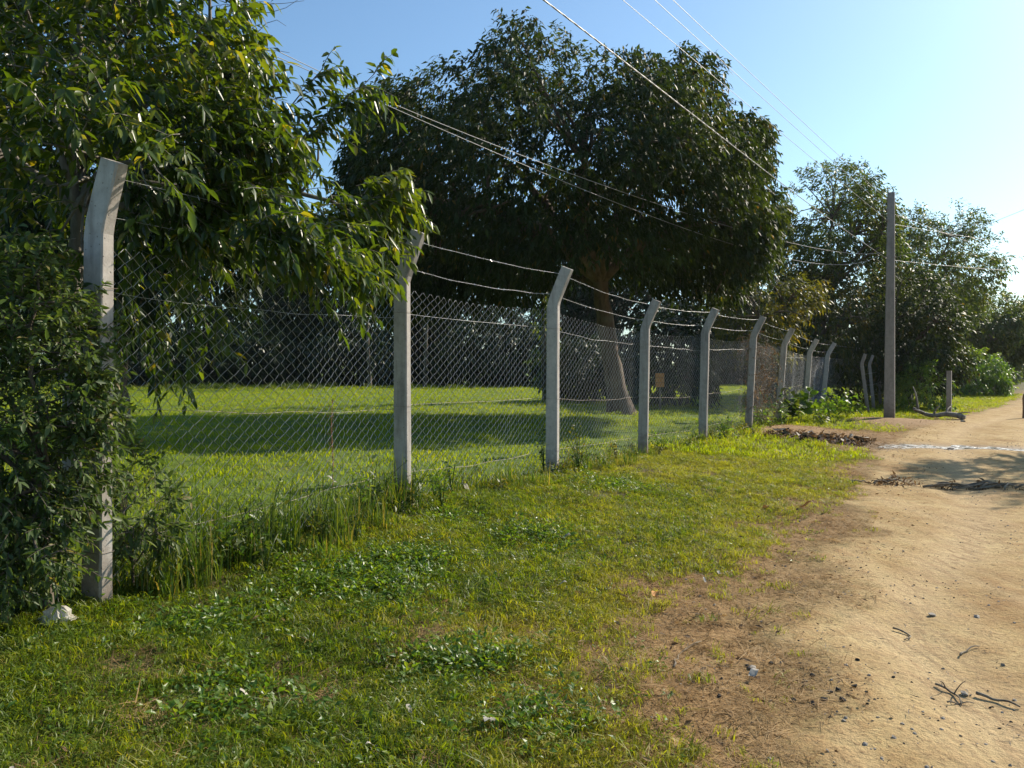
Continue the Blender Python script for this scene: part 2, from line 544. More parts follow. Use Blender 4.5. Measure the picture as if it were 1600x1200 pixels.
def ground_mat():
    m, nt, out = new_mat('earth')
    geo = N(nt, 'ShaderNodeNewGeometry')
    pos = geo.outputs['Position']
    ar = N(nt, 'ShaderNodeAttribute', attribute_name='road').outputs['Fac']
    ab = N(nt, 'ShaderNodeAttribute', attribute_name='bare').outputs['Fac']
    ad = N(nt, 'ShaderNodeAttribute', attribute_name='dry').outputs['Fac']
    al = N(nt, 'ShaderNodeAttribute', attribute_name='lawn').outputs['Fac']
    aw = N(nt, 'ShaderNodeAttribute', attribute_name='wet').outputs['Fac']
    n1 = noise(nt, .7, 5, .6, pos)
    n2 = noise(nt, 4.5, 6, .65, pos)
    n3 = noise(nt, 30, 5, .7, pos)
    n4 = noise(nt, 160, 3, .6, pos)
    # along-road streaks
    mp = N(nt, 'ShaderNodeMapping')
    mp.inputs['Rotation'].default_value = (0, 0, R(29))
    mp.inputs['Scale'].default_value = (2.2, .25, 1)
    nt.links.new(pos, mp.inputs[0])
    n5 = noise(nt, 1.6, 4, .6, mp.outputs[0])
    sand = ramp(nt, [(.30, (.28, .172, .068)), (.48, (.41, .288, .125)), (.68, (.50, .375, .185))], n1)
    sand = mixc(nt, ramp(nt, [(.40, (0, 0, 0)), (.70, (.8, .8, .8))], n2), sand, (.26, .14, .052))
    sand = mixc(nt, ramp(nt, [(.45, (0, 0, 0)), (.7, (.5, .5, .5))], n5), sand, (.53, .39, .21))
    sand = mixc(nt, ramp(nt, [(.55, (0, 0, 0)), (.66, (.75, .75, .75))], n3), sand, (.15, .085, .038))
    sand = mixc(nt, ramp(nt, [(.62, (0, 0, 0)), (.70, (.6, .6, .6))], n4), sand, (.10, .07, .045))
    at = N(nt, 'ShaderNodeAttribute', attribute_name='trk').outputs['Fac']
    mp2 = N(nt, 'ShaderNodeMapping')
    mp2.inputs['Rotation'].default_value = (0, 0, R(29))
    mp2.inputs['Scale'].default_value = (14, 2.0, 1)
    nt.links.new(pos, mp2.inputs[0])
    n6 = noise(nt, 1.5, 4, .6, mp2.outputs[0])
    trkf = math_n(nt, 'MULTIPLY', at, ramp(nt, [(.3, (.35, .35, .35)), (.65, (1, 1, 1))], n6), True)
    sand = mixc(nt, math_n(nt, 'MULTIPLY', trkf, .75), sand, (.56, .42, .24))
    sand = mixc(nt, math_n(nt, 'MULTIPLY', math_n(nt, 'MULTIPLY', at, ramp(nt, [(.50, (0, 0, 0)), (.58, (1, 1, 1))], n6)), .6), sand, (.25, .15, .07))
    drye = ramp(nt, [(.3, (.15, .08, .03)), (.48, (.31, .185, .075)), (.65, (.45, .29, .135))], n3)
    drye = mixc(nt, ramp(nt, [(.5, (0, 0, 0)), (.65, (.7, .7, .7))], n4), drye, (.09, .06, .035))
    soil = ramp(nt, [(.3, (.03, .033, .012)), (.5, (.075, .075, .022)), (.7, (.15, .12, .05))], n3)
    lawn = ramp(nt, [(.3, (.05, .09, .012)), (.55, (.11, .165, .016)), (.75, (.16, .19, .025))], n3)
    col = mixc(nt, al, soil, lawn)
    brk = math_n(nt, 'MULTIPLY', math_n(nt, 'SUBTRACT', n2, .5), .9)
    fd = math_n(nt, 'ADD', ad, brk, True)
    col = mixc(nt, fd, col, drye)
    fb = ramp(nt, [(.25, (0, 0, 0)), (.7, (1, 1, 1))], math_n(nt, 'ADD', ab, math_n(nt, 'MULTIPLY', brk, .8)))
    bcol = mixc(nt, .55, drye, (.30, .20, .12))
    col = mixc(nt, fb, col, bcol)
    fr = ramp(nt, [(.22, (0, 0, 0)), (.78, (1, 1, 1))], math_n(nt, 'ADD', ar, math_n(nt, 'ADD', math_n(nt, 'MULTIPLY', math_n(nt, 'SUBTRACT', n3, .5), 1.1), math_n(nt, 'MULTIPLY', math_n(nt, 'SUBTRACT', n2, .5), 1.3))))
    col = mixc(nt, fr, col, sand)
    wetc = mixc(nt, 1.0, col, (.38, .34, .32), 'MULTIPLY')
    col = mixc(nt, aw, col, wetc)
    p = N(nt, 'ShaderNodeBsdfPrincipled')
    p.inputs['Specular IOR Level'].default_value = .25
    nt.links.new(col, p.inputs['Base Color'])
    nt.links.new(ramp(nt, [(0, (.95,) * 3), (1, (.35,) * 3)], aw), p.inputs['Roughness'])
    hh = math_n(nt, 'ADD', math_n(nt, 'MULTIPLY', n2, 1.6), math_n(nt, 'ADD', math_n(nt, 'MULTIPLY', n3, .8), math_n(nt, 'MULTIPLY', n4, .22)))
    nt.links.new(bump(nt, hh, .75, .035), p.inputs['Normal'])
    nt.links.new(p.outputs[0], out.inputs[0])
    return m


M['earth'] = ground_mat()
pcv = 15.45 + .25 * np.sin(gx * 1.7) - .12 * (gx - 8.6)
wet = np.exp(-((gy - pcv) / .55) ** 2) * sstep(6.0, 7.6, gx) * (1 - sstep(16, 19, gx)) * .9


def ground_piece(name, sel):
    q = quads[sel]
    u, inv = np.unique(q, return_inverse=True)
    V = np.stack([gx[u], gy[u], gz[u]], -1)
    me = make_mesh(name, V, [inv.reshape(q.shape)], [M['earth']], dict(road=road[u], bare=bare[u], dry=dry[u], lawn=lawnm[u], wet=wet[u], trk=trk[u]), True)
    return tag(link(name, me), kind='structure')


ground_piece('dirt_road', is_road)
ground_piece('lawn', is_lawn)
ground_piece('ground', ~is_road & ~is_lawn)

# water trickling across the road
m, nt_, out_ = new_mat('puddle_water')
p_ = N(nt_, 'ShaderNodeBsdfPrincipled')
g0_ = N(nt_, 'ShaderNodeNewGeometry')
glint_ = ramp(nt_, [(.44, (0, 0, 0)), (.58, (1, 1, 1))], noise(nt_, 7, 5, .7, g0_.outputs['Position']))
nt_.links.new(mixc(nt_, glint_, (.24, .20, .15), (.66, .64, .60)), p_.inputs['Base Color'])  # pale patches painted into the water colour stand in for bright glitter
nt_.links.new(ramp(nt_, [(0, (.08,) * 3), (1, (.55,) * 3)], glint_), p_.inputs['Roughness'])
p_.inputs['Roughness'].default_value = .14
p_.inputs['Specular IOR Level'].default_value = .9
g_ = N(nt_, 'ShaderNodeNewGeometry')
nt_.links.new(bump(nt_, noise(nt_, 7, 5, .7, g_.outputs['Position']), 1.0, .16), p_.inputs['Normal'])
nt_.links.new(p_.outputs[0], out_.inputs[0])
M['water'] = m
px_ = np.linspace(7.15, 17, 120)
pcl = 15.45 + .25 * np.sin(px_ * 1.7) - .12 * (px_ - 8.6)
hw = 1.7 * (.16 + .34 * fbm(px_ * 1.9, px_ * 0, 41) + .16 * vnoise(px_ * 6, px_ * 0, None, 44)) * sstep(7.1, 7.9, px_)
rows = []
for k in np.linspace(-1, 1, 7):
    yy = pcl + k * hw + .06 * (fbm(px_ * 3, px_ * 0 + k, 43) - .5)
    rows.append(np.stack([px_, yy, H(px_, pcl) + .018 - .004 * k * k], -1))
Vw = np.stack(rows)
iw = np.arange(Vw.shape[0] * Vw.shape[1]).reshape(Vw.shape[:2])
qw = np.stack([iw[:-1, :-1], iw[:-1, 1:], iw[1:, 1:], iw[1:, :-1]], -1).reshape(-1, 4)
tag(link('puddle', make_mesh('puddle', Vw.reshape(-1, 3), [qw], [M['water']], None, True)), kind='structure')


# ------------------------------------------------------------------ trees
def profile_points(prof, d, D, n, gap=1.0, thr=.42, shell=.5, seed=0, lump=.0):
    """points of a crown whose outline follows prof [(px, top, bottom)...] at depth d, half depth D"""
    prof = np.array(prof, float)
    cx = (prof[0, 0] + prof[-1, 0]) / 2
    hwid = (prof[-1, 0] - prof[0, 0]) / 2
    out = []
    got = 0
    while got < n:
        k = n * 4
        px = rng.uniform(prof[0, 0], prof[-1, 0], k)
        top = np.interp(px, prof[:, 0], prof[:, 1])
        bot = np.interp(px, prof[:, 0], prof[:, 2])
        Dx = D * np.sqrt(np.clip(1 - ((px - cx) / (hwid * 1.04)) ** 2, .03, 1))
        v = rng.uniform(-1, 1, k)
        e = rng.uniform(-1, 1, k)
        rr = np.sqrt(v * v + e * e)
        ok = rr < 1
        ok &= rng.uniform(0, 1, k) < (1 - shell) + shell * rr ** 2.5
        mid, half = (top + bot) / 2, (bot - top) / 2
        py = mid + half * v
        X = (px - 800) / FPX * d
        Z = CAM_Z + (HOR - py) / FPX * d
        Y = d + Dx * e
        nz = vnoise(X / gap, Y / gap, Z / gap, seed) * .65 + vnoise(X / gap * 2.3, Y / gap * 2.3, Z / gap * 2.3, seed + 3) * .35
        ok &= nz > thr + lump * sstep(.55, 1, rr)
        pts = np.stack([X, Y, Z], -1)[ok]
        out.append(pts)
        got += len(pts)
    pts = np.concatenate(out)[:n]
    c = P(cx, np.interp(cx, prof[:, 0], (prof[:, 1] + prof[:, 2]) / 2), d)
    return pts, c


def crown_object(root, leaves, mat, tpl, droop, name='crown'):
    V, F = leaf_mesh(leaves['p'], leaves['a'], leaves['n'], leaves['L'], leaves['W'], droop, tpl)
    me = make_mesh(name, V, [F], [mat], dict(tint=np.repeat(leaves['t'], len(tpl[0]))), True)
    return link(name, me, root)


def wood(root, base, fork, targets, r0, r1, mat, sub=0, pts=None, trunk=True, sides=8, lean=None, extra_tw=None, subr=.35, tw_r=.006):
    """trunk mesh plus one mesh of branches"""
    base, fork = np.asarray(base, float), np.asarray(fork, float)
    out = []
    if trunk:
        mid = (base + fork) / 2 + (np.array([0, 0, 0]) if lean is None else np.asarray(lean))
        tp = bez(base - np.array([0, 0, .2]), mid, fork, 14)
        tp[1:-1, :2] += (np.cumsum(rng.normal(0, 1, (12, 2)), 0) - 0) * r0 * .06
        tr = np.linspace(1, .62, 14) * r0
        tr[:4] *= np.array([1.55, 1.32, 1.14, 1.04])
        V, F = tubes(tp[None], tr[None], 14)
        V = V + (vnoise(V[:, 0] * 9, V[:, 1] * 9, V[:, 2] * 4, 77)[:, None] - .5) * r0 * .35 * np.array([1, 1, 0])
        link('trunk', make_mesh('trunk', V, F, [mat], None, True), root)
    tg = np.asarray(targets, float)
    pl, rl = [], []
    for q in tg:
        c = fork + (q - fork) * .45 + np.array([0, 0, .22 * np.linalg.norm((q - fork)[:2])]) + rng.normal(0, .08, 3) * np.linalg.norm(q - fork)
        b = bez(fork, c, q, 10)
        b[1:-1] += rng.normal(0, .018, (8, 3)) * np.linalg.norm(q - fork)
        pl.append(b)
        rl.append(np.linspace(r0 * .5, r1, 10))
    parts = [tubes(np.array(pl), np.array(rl), sides)]
    if sub and pts is not None:
        B = np.array(pl)[:, 3:].reshape(-1, 3)
        sel = pts[rng.choice(len(pts), min(sub, len(pts)), replace=False)]
        dd = ((sel[:, None] - B[None]) ** 2).sum(-1)
        st = B[dd.argmin(1)]
        ctl = (st + sel) / 2 + rng.normal(0, .12, sel.shape) * np.sqrt(dd.min(1))[:, None] + np.array([0, 0, .1]) * np.sqrt(dd.min(1))[:, None]
        t = np.linspace(0, 1, 6)[None, :, None]
        sp = (1 - t) ** 2 * st[:, None] + 2 * t * (1 - t) * ctl[:, None] + t * t * sel[:, None]
        parts.append(tubes(sp, np.broadcast_to(np.linspace(r1 * 1.0, r1 * subr, 6), (len(sp), 6)), 4))
    if extra_tw is not None:
        parts.append(tubes(extra_tw, np.broadcast_to(np.linspace(tw_r, tw_r * .4, extra_tw.shape[1]), extra_tw.shape[:2]), 3))
    V, F = join(parts)
    o = link('branches', make_mesh('branches', V, F, [mat], None, True), root)
    if extra_tw is not None: o['kind'] = 'stuff'
    return o


def tree(name, label, prof, d, D, n, base, fork, r0, mat, bark, lump=.16, k=9, L=.2, Wr=.26, hang=.7, sag=.25, ln=.5, gap=1.0, thr=.42, shell=.5, tpl=LEAF_MID, sub=60, limbs=9, seed=0,
         group=None, droop=.15, up=.3, cat='tree', limb_r=.04, tint_noise=1.2, spread=1.0, more=None, subr=.35, trunk=True):
    pts, c = profile_points(prof, d, D, n, gap, thr, shell, seed, lump)
    if more is not None:
        for (pr2, d2, D2, n2) in more:
            p2, _ = profile_points(pr2, d2, D2, n2, gap, thr, shell, seed + 5)
            pts = np.concatenate([pts, p2])
    base = np.array(base, float)
    base[2] = H(base[0], base[1])
    root = thing(name, base.tolist(), label, cat, group)
    dirs = unit(pts - c) + rng.normal(0, .45, pts.shape) + np.array([0, 0, up])
    tint = np.clip(vnoise(pts[:, 0] * tint_noise, pts[:, 1] * tint_noise, pts[:, 2] * tint_noise, seed + 9) * 1.3 - .15, 0, 1)
    lv, tw = sprays(pts, dirs, ln * rng.uniform(.6, 1.3, len(pts)), k, L, Wr, hang, sag, spread, tint)
    crown_object(root, lv, mat, tpl, droop)
    tg = pts[rng.choice(len(pts), limbs, replace=False)]
    tg = fork + (tg - fork) * .85
    wood(root, base, fork, tg, r0, limb_r, bark, sub, pts, trunk, subr=subr)
    return root, pts, lv


# big dark tree behind the fence
prof = [(535, 250, 420), (560, 180, 470), (600, 140, 500), (625, 108, 510), (660, 130, 505), (700, 108, 500), (740, 100, 480), (765, 92, 470), (785, 48, 465), (805, 42, 460), (830, 62, 455), (870, 84, 450), (910, 104, 450), (950, 102, 450), (990, 108, 455), (1025, 118, 465),
        (1050, 92, 470), (1090, 84, 470), (1125, 110, 475), (1150, 160, 480), (1190, 172, 470), (1225, 190, 450), (1236, 250, 420)]
tree('dark_tree', 'huge dark broad-crowned tree with drooping leaves behind the chain link fence', [(875 + (a - 875) * (.965 if a < 875 else .88), b + 30, c) for a, b, c in [(a, b - 8, np.interp(a, [535, 600, 800, 930, 1000, 1100, 1200, 1236], [440, 500, 475, 440, 440, 480, 470, 400])) for a, b, c in prof]], 19.6, 4.8, 15500, (3.0, 21.6, 0), P(938, 440, 21.0), .30,
     M['leaf_mango'], M['bark_big'], lump=.15, k=10, L=.16, Wr=.34, hang=.75, sag=.3, ln=.36, gap=1.45, thr=.37, shell=.66, tpl=LEAF_MID, sub=130, limbs=14, seed=3, droop=.22, up=.25, limb_r=.05, tint_noise=.8)

# trees closing the lawn at the back
for i, (prof, d, base, lab) in enumerate([
    ([(-160, 300, 560), (-60, 250, 600), (60, 250, 604), (160, 280, 604), (230, 330, 600)], 48, (-30, 49, 0), 'dark tree at the back of the lawn, directly behind the thick near post'),
    ([(170, 330, 590), (240, 300, 604), (330, 280, 606), (420, 300, 606), (490, 350, 600)], 51, (-19.5, 52, 0), 'dark tree at the back of the lawn seen through the first chain link bay'),
    ([(430, 380, 590), (490, 350, 606), (560, 330, 608), (640, 330, 608), (700, 370, 600)], 53, (-10.3, 54, 0), 'dark tree at the back of the lawn behind the second bent post'),
    ([(640, 380, 590), (720, 340, 608), (800, 330, 608), (880, 350, 608), (950, 400, 600)], 52, (0, 53, 0), 'dark tree at the back of the lawn left of the big trunk'),
    ([(900, 400, 590), (960, 360, 610), (1040, 350, 612), (1120, 370, 612), (1180, 420, 604)], 50, (10, 51, 0), 'dark tree at the back of the lawn right of the big trunk'),
    ([(1150, 480, 600), (1220, 430, 606), (1300, 420, 610), (1370, 440, 610), (1420, 480, 606)], 52, (21, 53, 0), 'dark tree far behind the far posts, left of the tall pole'),
    ([(1390, 480, 600), (1430, 440, 606), (1480, 450, 606), (1515, 500, 600)], 56, (29.5, 57, 0), 'dark tree far behind the stub post, right of the tall pole')]):
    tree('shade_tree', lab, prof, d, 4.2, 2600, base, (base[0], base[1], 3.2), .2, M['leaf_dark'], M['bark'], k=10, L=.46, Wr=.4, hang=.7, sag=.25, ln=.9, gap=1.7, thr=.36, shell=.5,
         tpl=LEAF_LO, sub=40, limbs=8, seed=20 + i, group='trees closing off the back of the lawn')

# slim straight trunks under the canopy
for i, (x0, y0, d, x1, y1, lab) in enumerate([(663, 604, 42, 672, 380, 'slim straight trunk standing at the far lawn edge, behind the second bay'),
                                               (578, 604, 43, 572, 400, 'slim straight trunk at the far lawn edge beside the second post'),
                                               (852, 612, 27, 846, 400, 'slim vine-clad trunk at the far lawn edge left of the third post')]):
    a, b = P(x0, y0, d), P(x1, y1, d)
    a[2] = H(a[0], a[1])
    root = thing('slim_tree', a.tolist(), lab, 'tree', 'slim trunks under the canopy')
    tg = b + rng.normal(0, 1.0, (5, 3)) + np.array([0, 0, 1.0])
    wood(root, a, b, tg, .085, .02, M['bark'], 0)
    pts = np.concatenate([b + rng.normal(0, .9, (140, 3)) + np.array([0, 0, .9]), a + (b - a) * rng.uniform(.1, .9, (40 if i < 2 else 120, 1)) + rng.normal(0, .12 + .08 * (i == 2), (40 if i < 2 else 120, 3))])
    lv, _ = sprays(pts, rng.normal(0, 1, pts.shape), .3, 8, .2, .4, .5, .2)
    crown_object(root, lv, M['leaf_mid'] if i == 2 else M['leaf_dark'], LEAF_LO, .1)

# undergrowth bushes in the shade at the back of the lawn, each its own
for i, (x0, x1, top, bot, d, lab) in enumerate([
    (190, 330, 520, 606, 45, 'low dark bush at the lawn end, left part of the first bay'),
    (330, 470, 505, 606, 46, 'dark bush at the lawn end, middle of the first bay'),
    (470, 620, 500, 607, 46, 'dark bush at the lawn end, just left of the second post'),
    (690, 860, 480, 608, 44, 'dark bush at the lawn end between the second and third posts'),
    (870, 960, 520, 616, 27, 'shaded bush left of the leaning trunk'),
    (990, 1110, 470, 625, 25, 'shaded bush right of the leaning trunk behind the fourth post')]):
    c = P((x0 + x1) / 2, bot, d)
    prof = [(x0, (top + bot) / 2, bot), (x0 * .75 + x1 * .25, top + 12, bot), ((x0 + x1) / 2, top, bot), (x0 * .2 + x1 * .8, top + 15, bot), (x1, (top + bot) / 2 + 10, bot)]
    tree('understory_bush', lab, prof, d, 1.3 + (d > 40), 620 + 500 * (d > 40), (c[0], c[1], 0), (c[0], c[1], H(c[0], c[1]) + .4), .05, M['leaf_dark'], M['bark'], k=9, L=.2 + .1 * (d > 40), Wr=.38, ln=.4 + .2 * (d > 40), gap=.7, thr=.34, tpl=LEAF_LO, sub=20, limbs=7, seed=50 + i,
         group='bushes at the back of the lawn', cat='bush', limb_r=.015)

# olive shrub and trees beyond, towards the pole
tree('olive_shrub_tree', 'yellow-green small tree right of the big dark crown, above the far posts', [(1120, 430, 540), (1150, 395, 560), (1200, 385, 570), (1245, 400, 565), (1275, 450, 540)], 25.5, 1.6, 900, (8.2, 26.5, 0), (8.2, 26.5, 2.4), .1,
     M['leaf_olive'], M['bark'], k=9, L=.17, Wr=.32, hang=.7, ln=.45, gap=.8, thr=.42, sub=40, limbs=8, seed=70, tpl=LEAF_LO, limb_r=.03)
tree('airy_tree', 'airy open-branched tree just left of the tall pole', [(1215, 330, 420), (1240, 280, 460), (1270, 268, 470), (1300, 258, 460), (1330, 268, 440), (1350, 290, 430), (1390, 350, 430)], 31, 2.4, 2100, (12.4, 32, 0), (12.6, 32, 4.2), .2,
     M['leaf_mid'], M['bark'], k=10, L=.18, Wr=.34, hang=.6, ln=.5, gap=1.0, thr=.44, sub=90, limbs=12, seed=71, tpl=LEAF_LO, limb_r=.03, shell=.6)
tree('vine_covered_tree', 'dark vine-hung tree behind the far posts, left of the pole', [(1195, 470, 600), (1230, 430, 620), (1280, 400, 626), (1330, 395, 628), (1380, 410, 628), (1410, 450, 620)], 31.5, 2.6, 2900, (13.0, 34, 0), (13.0, 34, 2.6), .18,
     M['leaf_vine'], M['bark'], k=9, L=.2, Wr=.33, hang=.9, ln=.5, gap=.8, thr=.36, sub=40, limbs=9, seed=72, tpl=LEAF_LO)
tree('glossy_tree', 'dark glossy-leaved rounded tree right of the tall pole', [(1385, 440, 600), (1405, 420, 618), (1440, 425, 615), (1470, 460, 605), (1488, 500, 590), (1498, 550, 580)], 29.5, 1.8, 1700, (15.6, 31, 0), (15.4, 31, 2.2), .14,
     M['leaf_mango'], M['bark'], k=9, L=.19, Wr=.36, hang=.7, ln=.45, gap=.7, thr=.36, sub=40, limbs=9, seed=73, tpl=LEAF_LO)
tree('tall_airy_tree', 'tall feathery pale green tree right of the pole, bare twigs on top', [(1385, 340, 470), (1410, 325, 480), (1440, 345, 500), (1470, 322, 510), (1500, 335, 500), (1530, 370, 500), (1550, 420, 500)], 37, 3.0, 2500, (18.5, 40, 0), (19.0, 39, 4.0), .22,
     M['leaf_mid'], M['bark_grey'], k=10, L=.19, Wr=.32, hang=.5, ln=.55, gap=1.05, thr=.44, sub=110, limbs=12, seed=74, tpl=LEAF_LO, limb_r=.03, shell=.6)
tree('roadside_tree', 'spreading green tree farther down the road beside the far pole', [(1470, 480, 560), (1500, 450, 590), (1530, 440, 592), (1560, 455, 580), (1582, 480, 560), (1592, 520, 560)], 50, 4.0, 2600, (30.2, 52, 0), (30.2, 52, 2.8), .2,
     M['leaf_mid'], M['bark'], k=9, L=.3, Wr=.36, hang=.6, ln=.7, gap=1.3, thr=.4, sub=50, limbs=10, seed=75, tpl=LEAF_LO)
tree('bright_bush', 'bright green bushy mass right of the stub post', [(1482, 580, 620), (1500, 552, 621), (1525, 545, 618), (1548, 562, 616), (1562, 590, 612)], 44, 2.0, 900, (25.6, 45, 0), (25.6, 45, .8), .08,
     M['leaf_bright'], M['bark'], k=9, L=.2, Wr=.38, ln=.45, gap=.8, thr=.36, sub=20, limbs=8, seed=76, tpl=LEAF_LO, cat='bush', limb_r=.02)
tree('pale_bush', 'pale yellow-green bush beside the stub post near the pole', [(1408, 590, 640), (1425, 560, 648), (1445, 555, 650), (1462, 575, 648), (1478, 605, 640)], 28.5, 1.1, 520, (14.9, 29, 0), (14.9, 29, .7), .05,
     M['leaf_bright'], M['bark'], k=8, L=.15, Wr=.34, ln=.4, gap=.6, thr=.38, sub=20, limbs=7, seed=77, tpl=LEAF_LO, cat='bush', limb_r=.015)
for i, (x0, x1, top, bot, d, X, lab) in enumerate([(1545, 1575, 500, 596, 78, 48, 'small far tree at the bend of the road'), (1575, 1606, 520, 590, 95, 60, 'far tree at the right end of the road'),
                                                   (1600, 1700, 500, 590, 110, 86, 'farthest tree just past the right edge of the photo'), (1500, 1560, 470, 600, 70, 41, 'far tall tree behind the roadside tree')]):
    tree('far_tree', lab, [(x0, (top + bot) / 2, bot), ((x0 + x1) / 2, top, bot), (x1, (top + bot) / 2, bot)], d, 4, 520, (X, d + 2, 0), (X, d + 2, 2.5), .2, M['leaf_mid'], M['bark'], k=9, L=.42, Wr=.45, ln=.9, gap=1.5, thr=.36,
         sub=16, limbs=7, seed=90 + i, tpl=LEAF_LO, group='far trees down the road')

# tree across the road whose shadow falls on it
tree('shade_caster_tree', 'leafy tree across the road beyond the right edge of the photo', [(1780, 330, 440), (1840, 180, 470), (1920, 110, 470), (2000, 120, 470), (2060, 200, 450), (2110, 320, 420)], 15.0, 2.0, 1900, (13.6, 16.4, 0), (13.6, 16.4, 2.6), .16,
     M['leaf_mid'], M['bark'], k=9, L=.17, Wr=.33, ln=.45, gap=.8, thr=.38, sub=50, limbs=10, seed=110, tpl=LEAF_LO)

# dark tree behind the near left tree
tree('backing_tree', 'dense dark tree behind the near left tree, filling the left edge', [(-260, -40, 420), (-120, -90, 520), (0, -90, 560), (140, -80, 560), (260, -40, 540), (340, 40, 500), (385, 130, 430)], 11.5, 1.8, 4200, (-6.2, 12.4, 0), (-6.0, 12.2, 2.4), .16,
     M['leaf_dark'], M['bark'], k=10, L=.2, Wr=.34, hang=.8, ln=.45, gap=.7, thr=.36, sub=60, limbs=10, seed=120, tpl=LEAF_LO)

# ---------------- near left tree hanging over the fence
NB = P(112, 860, 5.7)
NB[2] = H(NB[0], NB[1])
near = thing('near_tree', NB.tolist(), 'near tree with long glossy drooping leaves hanging over the fence at left', 'tree')
sets = [([(-230, -60, 380), (-100, -140, 430), (0, -150, 430), (100, -150, 430), (200, -140, 430), (300, -120, 430), (360, -90, 400), (400, 30, 330)], 5.5, .85, 1250, 0.38),
        ([(330, 150, 400), (400, 190, 420), (450, 225, 430), (500, 300, 440), (545, 310, 460)], 5.6, .5, 180, .44),
        ([(515, 310, 440), (545, 288, 475), (572, 280, 430), (598, 282, 345), (622, 292, 325)], 6.3, .28, 105, .36),
        ([(190, 400, 560), (230, 400, 620), (300, 420, 560), (360, 430, 500)], 5.9, .2, 40, .3),
        ([(190, 200, 380), (240, 230, 410), (300, 250, 400), (380, 300, 410), (470, 340, 400), (510, 360, 400)], 5.2, .35, 170, .42),
        ([(60, 120, 220), (120, 120, 230), (200, 150, 240), (290, 190, 300)], 4.5, .15, 26, .3)]
ptsl, dirl = [], []
for pr, d, D, n, thr in sets:
    q, c = profile_points(pr, d, D, n, .35, thr, .35, 130)
    ptsl.append(q)
    dirl.append(unit(q - np.array([NB[0] + .3, NB[1], 2.6])) * .8 + rng.normal(0, .45, q.shape) + np.array([0, 0, .1]))
# the branch reaching out against the sky
bt = bez(P(330, 330, 5.9), P(470, 240, 6.1), P(585, 120, 6.2), 14)
bt2 = bez(P(400, 250, 6.0), P(450, 170, 6.1), P(505, 112, 6.2), 10)
bt3 = bez(P(430, 260, 6.1), P(500, 190, 6.2), P(560, 140, 6.2), 10)
for b in (bt, bt2, bt3):
    q = np.repeat(b[3:], 2, 0)
    ptsl.append(q)
    dirl.append(np.array([.5, 0, .35]) + rng.normal(0, .35, q.shape))
pts = np.concatenate(ptsl)
drs = np.concatenate(dirl)
lv, tw = sprays(pts, drs, .28 * rng.uniform(.6, 1.4, len(pts)), 12, .104, .34, .7, .35, 1.05,
                np.clip(vnoise(pts[:, 0] * 2, pts[:, 1] * 2, pts[:, 2] * 2, 5) * 1.2 - .1, 0, 1) * .9)
trunk_pt = P(122, 330, 5.8)
limb_t = [P(60, 60, 5.6), P(210, 20, 5.7), P(330, 60, 5.9), P(330, 330, 5.9), P(230, 240, 5.6), P(-60, 160, 5.6), P(160, -60, 5.8), P(480, 400, 6.2), P(560, 340, 6.4)]
bare = []
for a, b, c in [((395, 10), (430, 14), (478, 6)), ((398, 24), (440, 30), (472, 2)), ((400, 60), (430, 20), (450, 45)), ((398, 66), (420, 90), (445, 140)), ((400, 84), (430, 80), (455, 86)),
                ((120, 60), (190, 90), (238, 300)), ((140, 120), (215, 180), (222, 290)), ((200, 205), (290, 240), (312, 285)), ((110, 150), (170, 120), (215, 105)), ((20, 95), (180, 25), (300, 45))]:
    dd = 5.2 if a[0] < 390 else 5.9
    bare.append(bez(P(*a, dd), P(*b, dd), P(*c, dd), 4))
tw = np.concatenate([tw, np.array(bare)])
wood(near, NB, trunk_pt, limb_t, .075, .014, M['bark_grey'], 150, pts, True, 7, extra_tw=tw, subr=.4, tw_r=.0038)
for b, r in ((bt, .012), (bt2, .008), (bt3, .008)):
    V, F = tubes(b[None], np.linspace(r, .003, len(b))[None], 5)
    link('branch', make_mesh('branch', V, F, [M['bark_grey']], None, True), near)


def pick_large(lv, n, dmin=.5):
    pr = lv['p']
    px = 800 + FPX * pr[:, 0] / pr[:, 1]
    py = HOR - FPX * (pr[:, 2] - CAM_Z) / pr[:, 1]
    face = np.abs((np.cross(lv['a'], unit(np.cross(lv['a'], lv['n']))) * unit(pr - np.array([0, 0, CAM_Z]))).sum(-1)) * .7 + .3
    sc = lv['L'] / pr[:, 1] * face
    sc = np.where((px > 5) & (px < 1590) & (py > 5) & (py < 1190), sc, 0)
    # prefer the leaves on the camera's side of the crown
    cell = {}
    key = (px // 12).astype(int) * 1000 + (py // 12).astype(int)
    depth = pr[:, 1]
    order = np.argsort(depth)
    first = np.zeros(len(px), bool)
    seen = set()
    for i in order:
        if key[i] not in seen:
            seen.add(key[i])
            first[i] = True
    sc = np.where(first, sc, sc * .3)
    sel = np.argsort(-sc)[:n]
    m = np.zeros(len(px), bool)
    m[sel] = True
    return m


